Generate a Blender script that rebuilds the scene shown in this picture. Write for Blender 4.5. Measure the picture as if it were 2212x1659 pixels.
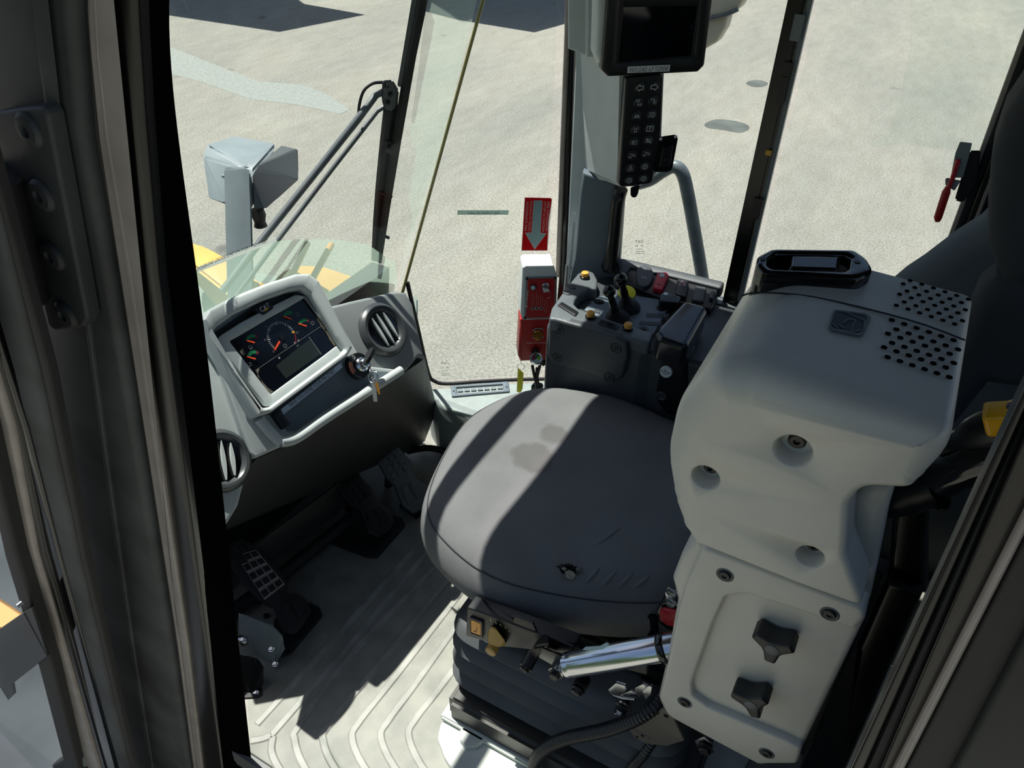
import bpy, bmesh, math, random
import numpy as np
from mathutils import Vector, Matrix
from mathutils.geometry import delaunay_2d_cdt
from mathutils.bvhtree import BVHTree

random.seed(7)
for o in list(bpy.data.objects):
    bpy.data.objects.remove(o)
SC = bpy.context.scene
COL = SC.collection

# ------------------------------------------------------------------ camera
# cab frame: X forward, Y left, Z up, cab floor at z = 0, seat centre near x = y = 0
F_PX, CX, CY = 1661.0, 1106.0, 829.5            # photograph taken as 2212 x 1659
YAW, PIT, ROL = map(math.radians, (-61.7, 38.0, 1.2))
cs, sn = math.cos, math.sin
FW = np.array([cs(YAW) * cs(PIT), sn(YAW) * cs(PIT), -sn(PIT)])
RT = np.cross(FW, [0, 0, 1]); RT /= np.linalg.norm(RT)
UP = np.cross(RT, FW)
RT, UP = cs(ROL) * RT + sn(ROL) * UP, -sn(ROL) * RT + cs(ROL) * UP
CAM = np.array([-0.461, 1.035, 1.65])
cam = bpy.data.cameras.new('camera')
cam.sensor_width = 36.0
cam.lens = 36.0 * F_PX / 2212.0
cam.clip_start = 0.02
camo = bpy.data.objects.new('camera', cam)
COL.objects.link(camo)
M = Matrix.Identity(4)
for i in range(3):
    M[i][0], M[i][1], M[i][2], M[i][3] = RT[i], UP[i], -FW[i], CAM[i]
camo.matrix_world = M
SC.camera = camo

# ------------------------------------------------------------------ light
SUN = np.array([0.424, -0.12, 1.0]); SUN /= np.linalg.norm(SUN)   # towards the sun
W = bpy.data.worlds.new('sky'); SC.world = W
W.use_nodes = True
nt = W.node_tree
bg = nt.nodes['Background']
sky = nt.nodes.new('ShaderNodeTexSky')
sky.sky_type = 'NISHITA'
sky.sun_disc = False
sky.sun_elevation = math.asin(SUN[2])
sky.sun_rotation = math.atan2(SUN[0], SUN[1])
sky.air_density = 1.0; sky.dust_density = 1.5; sky.ozone_density = 1.0
nt.links.new(sky.outputs[0], bg.inputs[0])
bg.inputs[1].default_value = 0.098
sl = bpy.data.lights.new('sun', 'SUN')
sl.energy = 7.9; sl.angle = math.radians(0.55); sl.color = (1.0, 0.97, 0.92)
so = bpy.data.objects.new('sun', sl)
COL.objects.link(so)
so.rotation_euler = Vector(SUN).to_track_quat('Z', 'Y').to_euler()
so.location = (6, 0, 12)
vs = SC.view_settings
vs.view_transform = 'Standard'; vs.look = 'None'; vs.exposure = 0.0; vs.gamma = 1.0
vs.use_curve_mapping = False

# ------------------------------------------------------------------ pixels to places
def ray(px, py):
    return FW + (px - CX) / F_PX * RT - (py - CY) / F_PX * UP
def onz(px, py, z):
    d = ray(px, py); return CAM + d * ((z - CAM[2]) / d[2])
def onx(px, py, x):
    d = ray(px, py); return CAM + d * ((x - CAM[0]) / d[0])
def ony(px, py, y):
    d = ray(px, py); return CAM + d * ((y - CAM[1]) / d[1])
def dep(px, py, t):
    return CAM + ray(px, py) * t

class PL:
    """a plane in the cab: origin, in-plane axes u, v, normal n (towards the camera)"""
    def __init__(s, o, u, v):
        s.o = np.array(o, float)
        s.u = np.array(u, float); s.u /= np.linalg.norm(s.u)
        v = np.array(v, float); v = v - (v @ s.u) * s.u
        s.v = v / np.linalg.norm(v)
        s.n = np.cross(s.u, s.v)
    def at(s, a, b, off=0.0):
        return s.o + a * s.u + b * s.v + off * s.n
    def px(s, px, py, off=0.0):
        d = ray(px, py)
        return CAM + d * (((s.o + off * s.n - CAM) @ s.n) / (d @ s.n))
    def uv(s, px, py, off=0.0):
        w = s.px(px, py, off) - s.o
        return np.array([w @ s.u, w @ s.v])
def YP(y): return PL((0, y, 0), (-1, 0, 0), (0, 0, 1))
def ZP(z): return PL((0, 0, z), (1, 0, 0), (0, 1, 0))
def XP(x): return PL((x, 0, 0), (0, -1, 0), (0, 0, 1))
def facing(P, n, upv=(0, 0, 1)):
    n = np.array(n, float); n /= np.linalg.norm(n)
    u = np.cross(upv, n)
    return PL(P, u, np.cross(n, u))

# ------------------------------------------------------------------ materials
def lin(c):
    return tuple((x / 255 / 12.92 if x / 255 <= 0.04045 else ((x / 255 + 0.055) / 1.055) ** 2.4) for x in c) + (1.0,)
MATS = {}
def mat(name, rgb, rough=0.5, metal=0.0, spec=0.5, var=0.0, vscale=8.0, bump=0.0, bscale=400.0, rgb2=None, coat=0.0, lo=0.35, hi=0.65, detail=6.0):
    if name in MATS: return MATS[name]
    m = bpy.data.materials.new(name); MATS[name] = m
    m.use_nodes = True
    t = m.node_tree; b = t.nodes['Principled BSDF']
    b.inputs['Base Color'].default_value = lin(rgb)
    b.inputs['Roughness'].default_value = rough
    b.inputs['Metallic'].default_value = metal
    b.inputs['Specular IOR Level'].default_value = spec
    b.inputs['Coat Weight'].default_value = coat
    tc = t.nodes.new('ShaderNodeTexCoord')
    if var or rgb2:
        n = t.nodes.new('ShaderNodeTexNoise'); n.inputs['Scale'].default_value = vscale
        n.inputs['Detail'].default_value = detail
        t.links.new(tc.outputs['Object'], n.inputs['Vector'])
        r = t.nodes.new('ShaderNodeValToRGB')
        r.color_ramp.elements[0].position = lo; r.color_ramp.elements[1].position = hi
        a = lin(rgb)
        c2 = lin(rgb2) if rgb2 else tuple(min(1, x * (1 + var)) for x in a[:3]) + (1,)
        c1 = a if rgb2 else tuple(x * (1 - var) for x in a[:3]) + (1,)
        r.color_ramp.elements[0].color = c1; r.color_ramp.elements[1].color = c2
        t.links.new(n.outputs['Fac'], r.inputs[0]); t.links.new(r.outputs[0], b.inputs['Base Color'])
    if bump:
        n2 = t.nodes.new('ShaderNodeTexNoise'); n2.inputs['Scale'].default_value = bscale
        n2.inputs['Detail'].default_value = 3.0
        t.links.new(tc.outputs['Object'], n2.inputs['Vector'])
        bp = t.nodes.new('ShaderNodeBump'); bp.inputs['Strength'].default_value = bump
        bp.inputs['Distance'].default_value = 0.002
        t.links.new(n2.outputs['Fac'], bp.inputs['Height']); t.links.new(bp.outputs[0], b.inputs['Normal'])
    return m
def glass(name, tint, refl=0.6, rough=0.0):
    if name in MATS: return MATS[name]
    m = bpy.data.materials.new(name); MATS[name] = m
    m.use_nodes = True
    t = m.node_tree; t.nodes.clear()
    out = t.nodes.new('ShaderNodeOutputMaterial')
    tr = t.nodes.new('ShaderNodeBsdfTransparent'); tr.inputs[0].default_value = tuple(tint) + (1,)
    gl = t.nodes.new('ShaderNodeBsdfGlossy'); gl.inputs['Roughness'].default_value = rough
    fr = t.nodes.new('ShaderNodeFresnel'); fr.inputs[0].default_value = 1.35
    mu = t.nodes.new('ShaderNodeMath'); mu.operation = 'MULTIPLY'; mu.inputs[1].default_value = refl
    mx = t.nodes.new('ShaderNodeMixShader')
    t.links.new(fr.outputs[0], mu.inputs[0]); t.links.new(mu.outputs[0], mx.inputs[0])
    t.links.new(tr.outputs[0], mx.inputs[1]); t.links.new(gl.outputs[0], mx.inputs[2])
    t.links.new(mx.outputs[0], out.inputs[0])
    return m
def film(name, rgb, fac, patch=0.0, scale=6.0):
    """thin dust layer: part see-through, part diffuse"""
    if name in MATS: return MATS[name]
    m = bpy.data.materials.new(name); MATS[name] = m
    m.use_nodes = True
    t = m.node_tree; t.nodes.clear()
    out = t.nodes.new('ShaderNodeOutputMaterial')
    tr = t.nodes.new('ShaderNodeBsdfTransparent')
    df = t.nodes.new('ShaderNodeBsdfDiffuse'); df.inputs[0].default_value = lin(rgb)
    tl = t.nodes.new('ShaderNodeBsdfTranslucent'); tl.inputs[0].default_value = lin(rgb)
    ad = t.nodes.new('ShaderNodeMixShader'); ad.inputs[0].default_value = 0.6
    t.links.new(df.outputs[0], ad.inputs[1]); t.links.new(tl.outputs[0], ad.inputs[2])
    tc = t.nodes.new('ShaderNodeTexCoord')
    n = t.nodes.new('ShaderNodeTexNoise'); n.inputs['Scale'].default_value = scale
    t.links.new(tc.outputs['Object'], n.inputs['Vector'])
    ma = t.nodes.new('ShaderNodeMath'); ma.operation = 'MULTIPLY_ADD'
    ma.inputs[1].default_value = patch; ma.inputs[2].default_value = fac - patch * 0.5
    t.links.new(n.outputs['Fac'], ma.inputs[0])
    mx = t.nodes.new('ShaderNodeMixShader')
    t.links.new(ma.outputs[0], mx.inputs[0])
    t.links.new(tr.outputs[0], mx.inputs[1]); t.links.new(ad.outputs[0], mx.inputs[2])
    t.links.new(mx.outputs[0], out.inputs[0])
    return m

def vinyl(name, rgb):
    """thin sticker film: light comes through from outside as well"""
    if name in MATS: return MATS[name]
    m = bpy.data.materials.new(name); MATS[name] = m
    m.use_nodes = True
    t = m.node_tree; t.nodes.clear()
    out = t.nodes.new('ShaderNodeOutputMaterial')
    df = t.nodes.new('ShaderNodeBsdfDiffuse'); df.inputs[0].default_value = lin(rgb)
    tl = t.nodes.new('ShaderNodeBsdfTranslucent'); tl.inputs[0].default_value = lin(rgb)
    tc = t.nodes.new('ShaderNodeTexCoord'); n = t.nodes.new('ShaderNodeTexNoise'); n.inputs['Scale'].default_value = 60
    t.links.new(tc.outputs['Object'], n.inputs['Vector'])
    ma = t.nodes.new('ShaderNodeMath'); ma.operation = 'MULTIPLY_ADD'; ma.inputs[1].default_value = 0.1; ma.inputs[2].default_value = 0.5
    t.links.new(n.outputs['Fac'], ma.inputs[0])
    mx = t.nodes.new('ShaderNodeMixShader')
    t.links.new(ma.outputs[0], mx.inputs[0]); t.links.new(df.outputs[0], mx.inputs[1]); t.links.new(tl.outputs[0], mx.inputs[2])
    t.links.new(mx.outputs[0], out.inputs[0])
    return m
GREY = mat('grey_plastic', (186, 193, 191), 0.42, var=0.05, vscale=14, bump=0.25, bscale=900)
PODG = mat('armrest_grey_plastic', (212, 209, 197), 0.34, spec=0.6, var=0.04, vscale=10, bump=0.18, bscale=900)
DGREY = mat('dark_grey_plastic', (96, 101, 104), 0.38, var=0.08, vscale=20, bump=0.2, bscale=900)
CONS = mat('console_plastic', (68, 72, 75), 0.4, var=0.08, vscale=20, bump=0.25, bscale=900)
SLATE = mat('slate_plastic', (104, 116, 124), 0.45, var=0.05, vscale=12, bump=0.2, bscale=800)
BLK = mat('black_plastic', (22, 23, 25), 0.35, var=0.1, vscale=30)
GLOSS = mat('gloss_black', (10, 10, 11), 0.08, spec=0.6)
PAINT = mat('black_gloss_paint', (12, 12, 12), 0.24, spec=0.45, var=0.2, vscale=9)
RUB = mat('black_rubber', (24, 24, 25), 0.6, var=0.15, vscale=25)
SEAL = mat('grey_rubber_seal', (160, 149, 140), 0.35, spec=0.6, var=0.1, vscale=20)
DUSTY = mat('dusty_black_paint', (50, 52, 53), 0.55, spec=0.35, rgb2=(76, 78, 79), vscale=7)
FABRIC = mat('seat_fabric', (114, 115, 115), 0.9, spec=0.2, var=0.1, vscale=7, bump=0.5, bscale=1500)
FABRIC3 = mat('bolster_fabric', (104, 112, 118), 0.9, spec=0.2, var=0.06, vscale=7, bump=0.5, bscale=1500)
FABRIC2 = mat('backrest_fabric', (72, 74, 77), 0.9, spec=0.2, var=0.08, vscale=7, bump=0.5, bscale=1500)
MATM = mat('floor_mat_rubber', (122, 122, 114), 0.55, rgb2=(144, 143, 133), vscale=16, bump=0.25, bscale=500, detail=10)
MATR = mat('floor_rib_rubber', (124, 124, 117), 0.5, rgb2=(160, 158, 150), vscale=14)
FLOORM = mat('floor_paint', (92, 92, 90), 0.5, var=0.12, vscale=9)
PLATE = mat('seat_platform_paint', (186, 192, 184), 0.5, rgb2=(214, 218, 206), vscale=12)
STEEL = mat('zinc_steel', (200, 202, 204), 0.22, metal=1.0)
CHROME = mat('chrome', (225, 228, 232), 0.2, metal=1.0)
WORN = mat('worn_aluminium', (190, 184, 178), 0.35, metal=0.7, var=0.15, vscale=30)
BOLT = mat('dark_bolt', (58, 58, 58), 0.35, metal=0.6)
ORANGE = mat('orange_button', (238, 168, 72), 0.4)
TAN = mat('tan_knob', (176, 140, 70), 0.45)
AMBER = mat('amber_plastic', (244, 178, 18), 0.3)
RED = mat('red_paint', (178, 28, 32), 0.4, var=0.06)
REDP = mat('red_plastic', (186, 26, 44), 0.35)
WHITE = mat('white_enamel', (222, 226, 222), 0.4)
PAPER = mat('white_label', (226, 230, 230), 0.5)
PALEB = mat('pale_blue_print', (176, 200, 204), 0.5)
INK = mat('black_ink', (24, 24, 26), 0.6)
WINK = mat('white_print', (220, 222, 222), 0.5)
GINK = mat('grey_print', (120, 122, 122), 0.6)
SCREEN = mat('display_glass', (9, 13, 20), 0.12, spec=0.5)
LCD = mat('lcd_glass', (40, 47, 44), 0.15)
GREEN = mat('green_print', (20, 120, 76), 0.5)
DRED = mat('dark_red_print', (112, 28, 44), 0.5)
NEEDLE = mat('needle_orange', (255, 84, 44), 0.4)
YEL = mat('yellow_tag', (236, 226, 10), 0.4)
CYEL = mat('machine_yellow', (214, 168, 84), 0.4, var=0.1, vscale=3)
BRASS = mat('brass', (176, 128, 60), 0.3, metal=0.8)
OLIVE = mat('glass_edge_olive', (150, 142, 92), 0.25, spec=0.7)
CANG = mat('machine_grey_paint', (128, 138, 140), 0.4, var=0.08, vscale=6)
PANE = glass('window_glass', (0.965, 0.985, 0.975), 0.1)
WPANE = glass('windscreen_glass', (0.965, 0.985, 0.972), 0.02)

# ------------------------------------------------------------------ mesh helpers
BASE = {}
def link(name, me, m, parent=None, loc=None):
    me.materials.append(m)
    o = bpy.data.objects.new(name, me)
    COL.objects.link(o)
    if parent is not None:
        b = BASE[parent.name]
        me.transform(Matrix.Translation(Vector([-x for x in b])))
        o.parent = parent
        BASE[o.name] = b
    else:
        if loc is None:
            co = np.array([v.co[:] for v in me.vertices])
            loc = [(co[:, 0].min() + co[:, 0].max()) / 2, (co[:, 1].min() + co[:, 1].max()) / 2, co[:, 2].min()]
        loc = [float(x) for x in loc]
        me.transform(Matrix.Translation(Vector([-x for x in loc])))
        o.location = loc
        BASE[o.name] = loc
    return o
def tag(o, label=None, cat=None, group=None, kind=None):
    if label: o['label'] = label
    if cat: o['category'] = cat
    if group: o['group'] = group
    if kind: o['kind'] = kind
    return o
def thing(name, label, cat, loc, group=None, kind=None):
    o = bpy.data.objects.new(name, None)
    COL.objects.link(o)
    o.empty_display_size = 0.05
    o.location = [float(x) for x in loc]
    BASE[o.name] = [float(x) for x in loc]
    return tag(o, label, cat, group, kind)
def mesh(name, V, Fc, m, parent=None, sharp=35, loc=None):
    me = bpy.data.meshes.new(name)
    me.from_pydata([tuple(map(float, v)) for v in V], [], [tuple(f) for f in Fc])
    bm = bmesh.new(); bm.from_mesh(me)
    bmesh.ops.recalc_face_normals(bm, faces=bm.faces)
    bm.to_mesh(me); bm.free()
    me.polygons.foreach_set('use_smooth', [True] * len(me.polygons))
    me.set_sharp_from_angle(angle=math.radians(sharp))
    return link(name, me, m, parent, loc)
def from_bm(name, bm, m, parent=None, sharp=35, loc=None):
    bmesh.ops.recalc_face_normals(bm, faces=bm.faces)
    me = bpy.data.meshes.new(name)
    bm.to_mesh(me); bm.free()
    me.polygons.foreach_set('use_smooth', [True] * len(me.polygons))
    me.set_sharp_from_angle(angle=math.radians(sharp))
    return link(name, me, m, parent, loc)
def area2(p):
    x, y = p[:, 0], p[:, 1]
    return 0.5 * float(np.sum(x * np.roll(y, -1) - y * np.roll(x, -1)))
def fillet(p, r, n=5, val=None, keep=False):
    """round the corners of a 2-D polygon (val: one value per corner, returned per point)"""
    p = np.array(p, float); out = []; vo = []
    N = len(p)
    for i in range(N):
        a, b, c = p[i - 1], p[i], p[(i + 1) % N]
        e1, e2 = a - b, c - b
        l1, l2 = np.linalg.norm(e1), np.linalg.norm(e2)
        if l1 < 1e-9 or l2 < 1e-9: continue
        e1, e2 = e1 / l1, e2 / l2
        cosang = max(-1, min(1, float(e1 @ e2)))
        ang = math.acos(cosang)
        rr = r[i] if hasattr(r, '__len__') else r
        vv = val[i] if val is not None else 0
        if (rr <= 0 or ang > math.radians(172)) and not keep:
            out.append(b); vo.append(vv); continue
        d = min(max(rr, 1e-4) / max(1e-3, math.tan(ang / 2)), 0.3 * l1 if keep else 0.48 * l1, 0.3 * l2 if keep else 0.48 * l2)
        p0, p2 = b + e1 * d, b + e2 * d
        for k in range(n + 1):
            t = k / n
            out.append((1 - t) ** 2 * p0 + 2 * t * (1 - t) * b + t * t * p2); vo.append(vv)
    return (np.array(out), np.array(vo)) if val is not None else np.array(out)
def smooth_closed(p, n=6):
    p = np.array(p, float); N = len(p); out = []
    for i in range(N):
        p0, p1, p2, p3 = p[i - 1], p[i], p[(i + 1) % N], p[(i + 2) % N]
        for k in range(n):
            t = k / n
            out.append(0.5 * ((2 * p1) + (-p0 + p2) * t + (2 * p0 - 5 * p1 + 4 * p2 - p3) * t * t + (-p0 + 3 * p1 - 3 * p2 + p3) * t ** 3))
    return np.array(out)
def smooth_open(p, n=6):
    p = [np.array(q, float) for q in p]; out = []
    N = len(p)
    for i in range(N - 1):
        p0, p1, p2, p3 = p[max(i - 1, 0)], p[i], p[i + 1], p[min(i + 2, N - 1)]
        for k in range(n):
            t = k / n
            out.append(0.5 * ((2 * p1) + (-p0 + p2) * t + (2 * p0 - 5 * p1 + 4 * p2 - p3) * t * t + (-p0 + 3 * p1 - 3 * p2 + p3) * t ** 3))
    out.append(p[-1])
    return out
def inset(p, d):
    """move every point of a CCW polygon inwards by d (bisector)"""
    N = len(p); q = np.empty_like(p)
    for i in range(N):
        e1 = p[i] - p[i - 1]; e2 = p[(i + 1) % N] - p[i]
        l1, l2 = np.linalg.norm(e1), np.linalg.norm(e2)
        e1 = e1 / l1 if l1 > 1e-9 else e2 / max(l2, 1e-9)
        e2 = e2 / l2 if l2 > 1e-9 else e1
        n1 = np.array([-e1[1], e1[0]]); n2 = np.array([-e2[1], e2[0]])
        b = n1 + n2; lb = np.linalg.norm(b)
        b = b / lb if lb > 1e-6 else n1
        k = 1 / max(0.6, float(b @ n1))
        q[i] = p[i] + b * (d[i] if hasattr(d, '__len__') else d) * k
    dd = np.array(d, float) * np.ones(N)
    if dd.max() <= 0: return q
    # points that crossed another side are pulled back onto their nearest good neighbour
    A_, B_ = p, np.roll(p, -1, axis=0); E_ = B_ - A_; L2 = np.maximum((E_ ** 2).sum(1), 1e-18)
    ok = np.ones(N, bool)
    for i in range(N):
        t = np.clip(((q[i] - A_) * E_).sum(1) / L2, 0, 1)
        dist = np.sqrt((((A_ + E_ * t[:, None]) - q[i]) ** 2).sum(1))
        lim = 0.86 * np.minimum(dd, np.roll(dd, -1))
        ok[i] = not np.any(dist < np.minimum(lim, 0.86 * dd[i]))
    if ok.any() and not ok.all():
        good = np.where(ok)[0]
        for i in np.where(~ok)[0]:
            k = np.abs(good - i); k = np.minimum(k, N - k)
            q[i] = q[good[int(np.argmin(k))]]
    return q
def rings_mesh(name, rings, m, parent=None, capA=True, capB=True, sharp=35, loc=None):
    n = len(rings[0]); V = [p for r in rings for p in r]; Fc = []
    for k in range(len(rings) - 1):
        for i in range(n):
            j = (i + 1) % n
            Fc.append((k * n + i, k * n + j, (k + 1) * n + j, (k + 1) * n + i))
    for use, k0 in ((capA, 0), (capB, (len(rings) - 1) * n)):
        if not use: continue
        ids = list(range(k0, k0 + n))
        P = np.array([np.array(V[i], float) for i in ids])
        e = np.roll(P, -1, axis=0) - P
        nrm = np.cross(P, np.roll(P, -1, axis=0)).sum(0); ln = np.linalg.norm(nrm)
        turn = np.cross(e, np.roll(e, -1, axis=0)) @ (nrm / max(ln, 1e-12))
        if n <= 4 or ln < 1e-12 or turn.min() > -1e-9:
            Fc.append(tuple(ids)); continue
        d, u, v = axes(nrm)                       # concave cap: constrained triangulation
        c0 = P.mean(0)
        p2 = [Vector((float((q - c0) @ u), float((q - c0) @ v))) for q in P]
        ov, _, of, oid, _, _ = delaunay_2d_cdt(p2, [], [list(range(n))], 1, 1e-7)
        idm = []
        for co, src in zip(ov, oid):
            if src: idm.append(ids[src[0]])
            else:
                V.append(c0 + u * co.x + v * co.y + d * float(((P - c0) @ d).mean())); idm.append(len(V) - 1)
        for f in of:
            t = tuple(dict.fromkeys(idm[i] for i in f))
            if len(t) >= 3: Fc.append(t)
    return mesh(name, V, Fc, m, parent, sharp, loc)
def soft2(name, p2, pl, depth, m, parent=None, r=0.0, off=0.0, rad=0.0, segs=3, curve=False, backr=False, sharp=35, loc=None, rv=None):
    """slab from a 2-D outline on a plane: front face at off, rounded front rim of radius r"""
    p = np.array(p2, float); rad0 = rad
    if area2(p) < 0:
        p = p[::-1]
        if hasattr(rad, '__len__'): rad = list(rad)[::-1]
    if curve: p = smooth_closed(p, 5)
    elif hasattr(rad, '__len__') or rad > 0: p = fillet(p, rad)
    if rv is not None:
        return soft_var(name, np.array(p2, float), pl, depth, m, parent, off, rad0, rv, segs, sharp, loc)
    prof = [(0.0, -depth)]
    if backr and r > 0:
        prof = [(r * (1 - math.sin(a)), -depth + r * (1 - math.cos(a))) for a in [k * math.pi / 2 / segs for k in range(segs + 1)]]
    if r > 0:
        for k in range(segs + 1):
            a = k * math.pi / 2 / segs
            prof.append((r * (1 - math.cos(a)), -r + r * math.sin(a)))
    else:
        prof.append((0.0, 0.0))
    rings = []
    for ins, d in prof:
        q = inset(p, ins) if ins > 0 else p
        rings.append([pl.at(a, b, off + d) for a, b in q])
    return rings_mesh(name, rings, m, parent, sharp=sharp, loc=loc)
def soft_var(name, p, pl, depth, m, parent, off, rad, rv, segs, sharp, loc):
    """like soft2, with a rim radius of its own at every corner"""
    rad, rv = list(rad), list(rv)
    if area2(p) < 0: p, rad, rv = p[::-1], rad[::-1], rv[::-1]
    p, rr = fillet(p, rad, 6, rv)
    # spread the radii smoothly along the outline
    for _ in range(2): rr = (np.roll(rr, 1) + 2 * rr + np.roll(rr, -1)) / 4
    rings = [[pl.at(a, b, off - depth) for a, b in p]]
    for k in range(segs + 1):
        t = k * math.pi / 2 / segs
        q = inset(p, rr * (1 - math.cos(t))) if k else p
        rings.append([pl.at(a, b, off + h) for (a, b), h in zip(q, -rr + rr * math.sin(t))])
    return rings_mesh(name, rings, m, parent, sharp=sharp, loc=loc)
def soft(name, pxs, pl, depth, m, parent=None, r=0.0, off=0.0, rad=0.0, segs=3, curve=False, backr=False, sharp=35, loc=None):
    return soft2(name, [pl.uv(*q, off) for q in pxs], pl, depth, m, parent, r, off, rad, segs, curve, backr, sharp, loc)
def resample(p, n):
    p = np.vstack([p, p[:1]]); s = np.r_[0, np.cumsum(np.linalg.norm(np.diff(p, axis=0), axis=1))]
    t = np.linspace(0, s[-1], n, endpoint=False)
    return np.array([[np.interp(x, s, p[:, k]) for k in (0, 1)] for x in t])
def frame2(name, outer, inner, pl, depth, m, parent=None, off=0.0, r=0.004, ro=0.01, ri=0.006, inoff=0.0):
    """ring between two outlines with the same number of corners"""
    o = np.array(outer, float); i = np.array(inner, float)
    if area2(o) < 0: o = o[::-1]
    if area2(i) < 0: i = i[::-1]
    o = fillet(o, ro, 6, keep=True); i = fillet(i, ri, 6, keep=True)
    if len(o) != len(i):
        i = resample(i, len(o)); 
        k = int(np.argmin(np.linalg.norm(i - o[0], axis=1))); i = np.roll(i, -k, axis=0)
    R = [(o, -depth), (o, -r), (inset(o, r * 0.35), -r * 0.3), (inset(o, r), 0), (inset(i, -r), inoff), (inset(i, -r * 0.35), inoff - r * 0.3), (i, inoff - r), (i, -depth)]
    n = len(o); V = []; Fc = []
    for q, d in R:
        V += [pl.at(a, b, off + d) for a, b in q]
    for k in range(len(R)):
        k2 = (k + 1) % len(R)
        for a in range(n):
            b = (a + 1) % n
            Fc.append((k * n + a, k * n + b, k2 * n + b, k2 * n + a))
    return mesh(name, V, Fc, m, parent, 40)
def frame(name, outer, inner, pl, depth, m, parent=None, off=0.0, **k):
    return frame2(name, [pl.uv(*q, off) for q in outer], [pl.uv(*q, off) for q in inner], pl, depth, m, parent, off, **k)
def hull(name, pts, m, parent=None, bev=0.0, segs=2, loc=None):
    bm = bmesh.new()
    for p in pts: bm.verts.new(tuple(map(float, p)))
    r = bmesh.ops.convex_hull(bm, input=bm.verts)
    bad = [g for g in r['geom_interior'] + r['geom_unused'] if isinstance(g, bmesh.types.BMVert)]
    if bad: bmesh.ops.delete(bm, geom=list(set(bad)), context='VERTS')
    bmesh.ops.dissolve_limit(bm, angle_limit=math.radians(2), verts=bm.verts, edges=bm.edges)
    if bev > 0:
        bmesh.ops.bevel(bm, geom=list(bm.edges), offset=bev, segments=segs, affect='EDGES', clamp_overlap=True)
    return from_bm(name, bm, m, parent, 30, loc)
def box(name, lo, hi, m, parent=None, bev=0.0, segs=2, loc=None):
    return hull(name, [(x, y, z) for x in (lo[0], hi[0]) for y in (lo[1], hi[1]) for z in (lo[2], hi[2])], m, parent, bev, segs, loc)
def axes(d):
    d = np.array(d, float); d /= np.linalg.norm(d)
    a = np.array([0, 0, 1.0]) if abs(d[2]) < 0.9 else np.array([1.0, 0, 0])
    u = np.cross(a, d); u /= np.linalg.norm(u)
    return d, u, np.cross(d, u)
def obox(name, c, ax, size, m, parent=None, bev=0.0, loc=None):
    """box centred at c along the three axes in ax"""
    A = [np.array(a, float) / np.linalg.norm(a) for a in ax]
    return hull(name, [np.array(c) + sum(s * k / 2 * a for s, k, a in zip(sg, size, A)) for sg in [(i, j, k) for i in (-1, 1) for j in (-1, 1) for k in (-1, 1)]], m, parent, bev, 2, loc)
def lathe(name, P, axis, prof, m, parent=None, n=24, sharp=35, loc=None):
    d, u, v = axes(axis); P = np.array(P, float)
    rings = []
    for r, z in prof:
        r = max(r, 1e-5)
        rings.append([P + z * d + r * (math.cos(2 * math.pi * k / n) * u + math.sin(2 * math.pi * k / n) * v) for k in range(n)])
    return rings_mesh(name, rings, m, parent, sharp=sharp, loc=loc)
def cyl(name, P, axis, r, h, m, parent=None, n=24, bev=0.0, loc=None):
    b = bev
    prof = [(r, 0), (r, h)] if b <= 0 else [(r - b, 0), (r, b), (r, h - b), (r - b * 0.3, h - b * 0.3), (r - b, h)]
    return lathe(name, P, axis, prof, m, parent, n, loc=loc)
def ball(name, P, r, m, parent=None, n=20, loc=None, squash=1.0, axis=(0, 0, 1)):
    k = 10
    return lathe(name, P, axis, [(r * math.sin(math.pi * i / k), -r * squash * math.cos(math.pi * i / k)) for i in range(k + 1)], m, parent, n, 60, loc)
def tube(name, pts, r, m, parent=None, n=10, curve=0, loc=None, closed=False):
    P = [np.array(p, float) for p in pts]
    if curve and not closed: P = smooth_open(P, curve)
    N = len(P)
    R = [r] * N if not hasattr(r, '__len__') else list(r)
    if len(R) != N: R = list(np.interp(np.linspace(0, 1, N), np.linspace(0, 1, len(R)), R))
    T = []
    for i in range(N):
        if closed: t = P[(i + 1) % N] - P[i - 1]
        else: t = P[min(i + 1, N - 1)] - P[max(i - 1, 0)]
        T.append(t / np.linalg.norm(t))
    _, u, _ = axes(T[0]); rings = []
    for i in range(N):
        u = u - (u @ T[i]) * T[i]; u /= np.linalg.norm(u); v = np.cross(T[i], u)
        rings.append([P[i] + R[i] * (math.cos(2 * math.pi * k / n) * u + math.sin(2 * math.pi * k / n) * v) for k in range(n)])
    if closed:
        rings.append(rings[0])
        return rings_mesh(name, rings, m, parent, False, False, 60, loc)
    return rings_mesh(name, rings, m, parent, sharp=60, loc=loc)
def ringtube(name, P, axis, R, r, m, parent=None, n=28, loc=None):
    d, u, v = axes(axis)
    return tube(name, [np.array(P) + R * (math.cos(2 * math.pi * k / n) * u + math.sin(2 * math.pi * k / n) * v) for k in range(n)], r, m, parent, 8, closed=True, loc=loc)
def band(name, pts, w, h, m, parent=None, up=(0, 0, 1), curve=6, loc=None):
    """flat raised strip along a path"""
    P = smooth_open(pts, curve) if curve else [np.array(p, float) for p in pts]
    up = np.array(up, float); rings = []
    for i in range(len(P)):
        t = P[min(i + 1, len(P) - 1)] - P[max(i - 1, 0)]; t /= np.linalg.norm(t)
        s = np.cross(t, up); s /= np.linalg.norm(s)
        rings.append([P[i] - s * w / 2, P[i] - s * w * 0.3 + up * h, P[i] + s * w * 0.3 + up * h, P[i] + s * w / 2])
    return rings_mesh(name, rings, m, parent, loc=loc)
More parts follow.
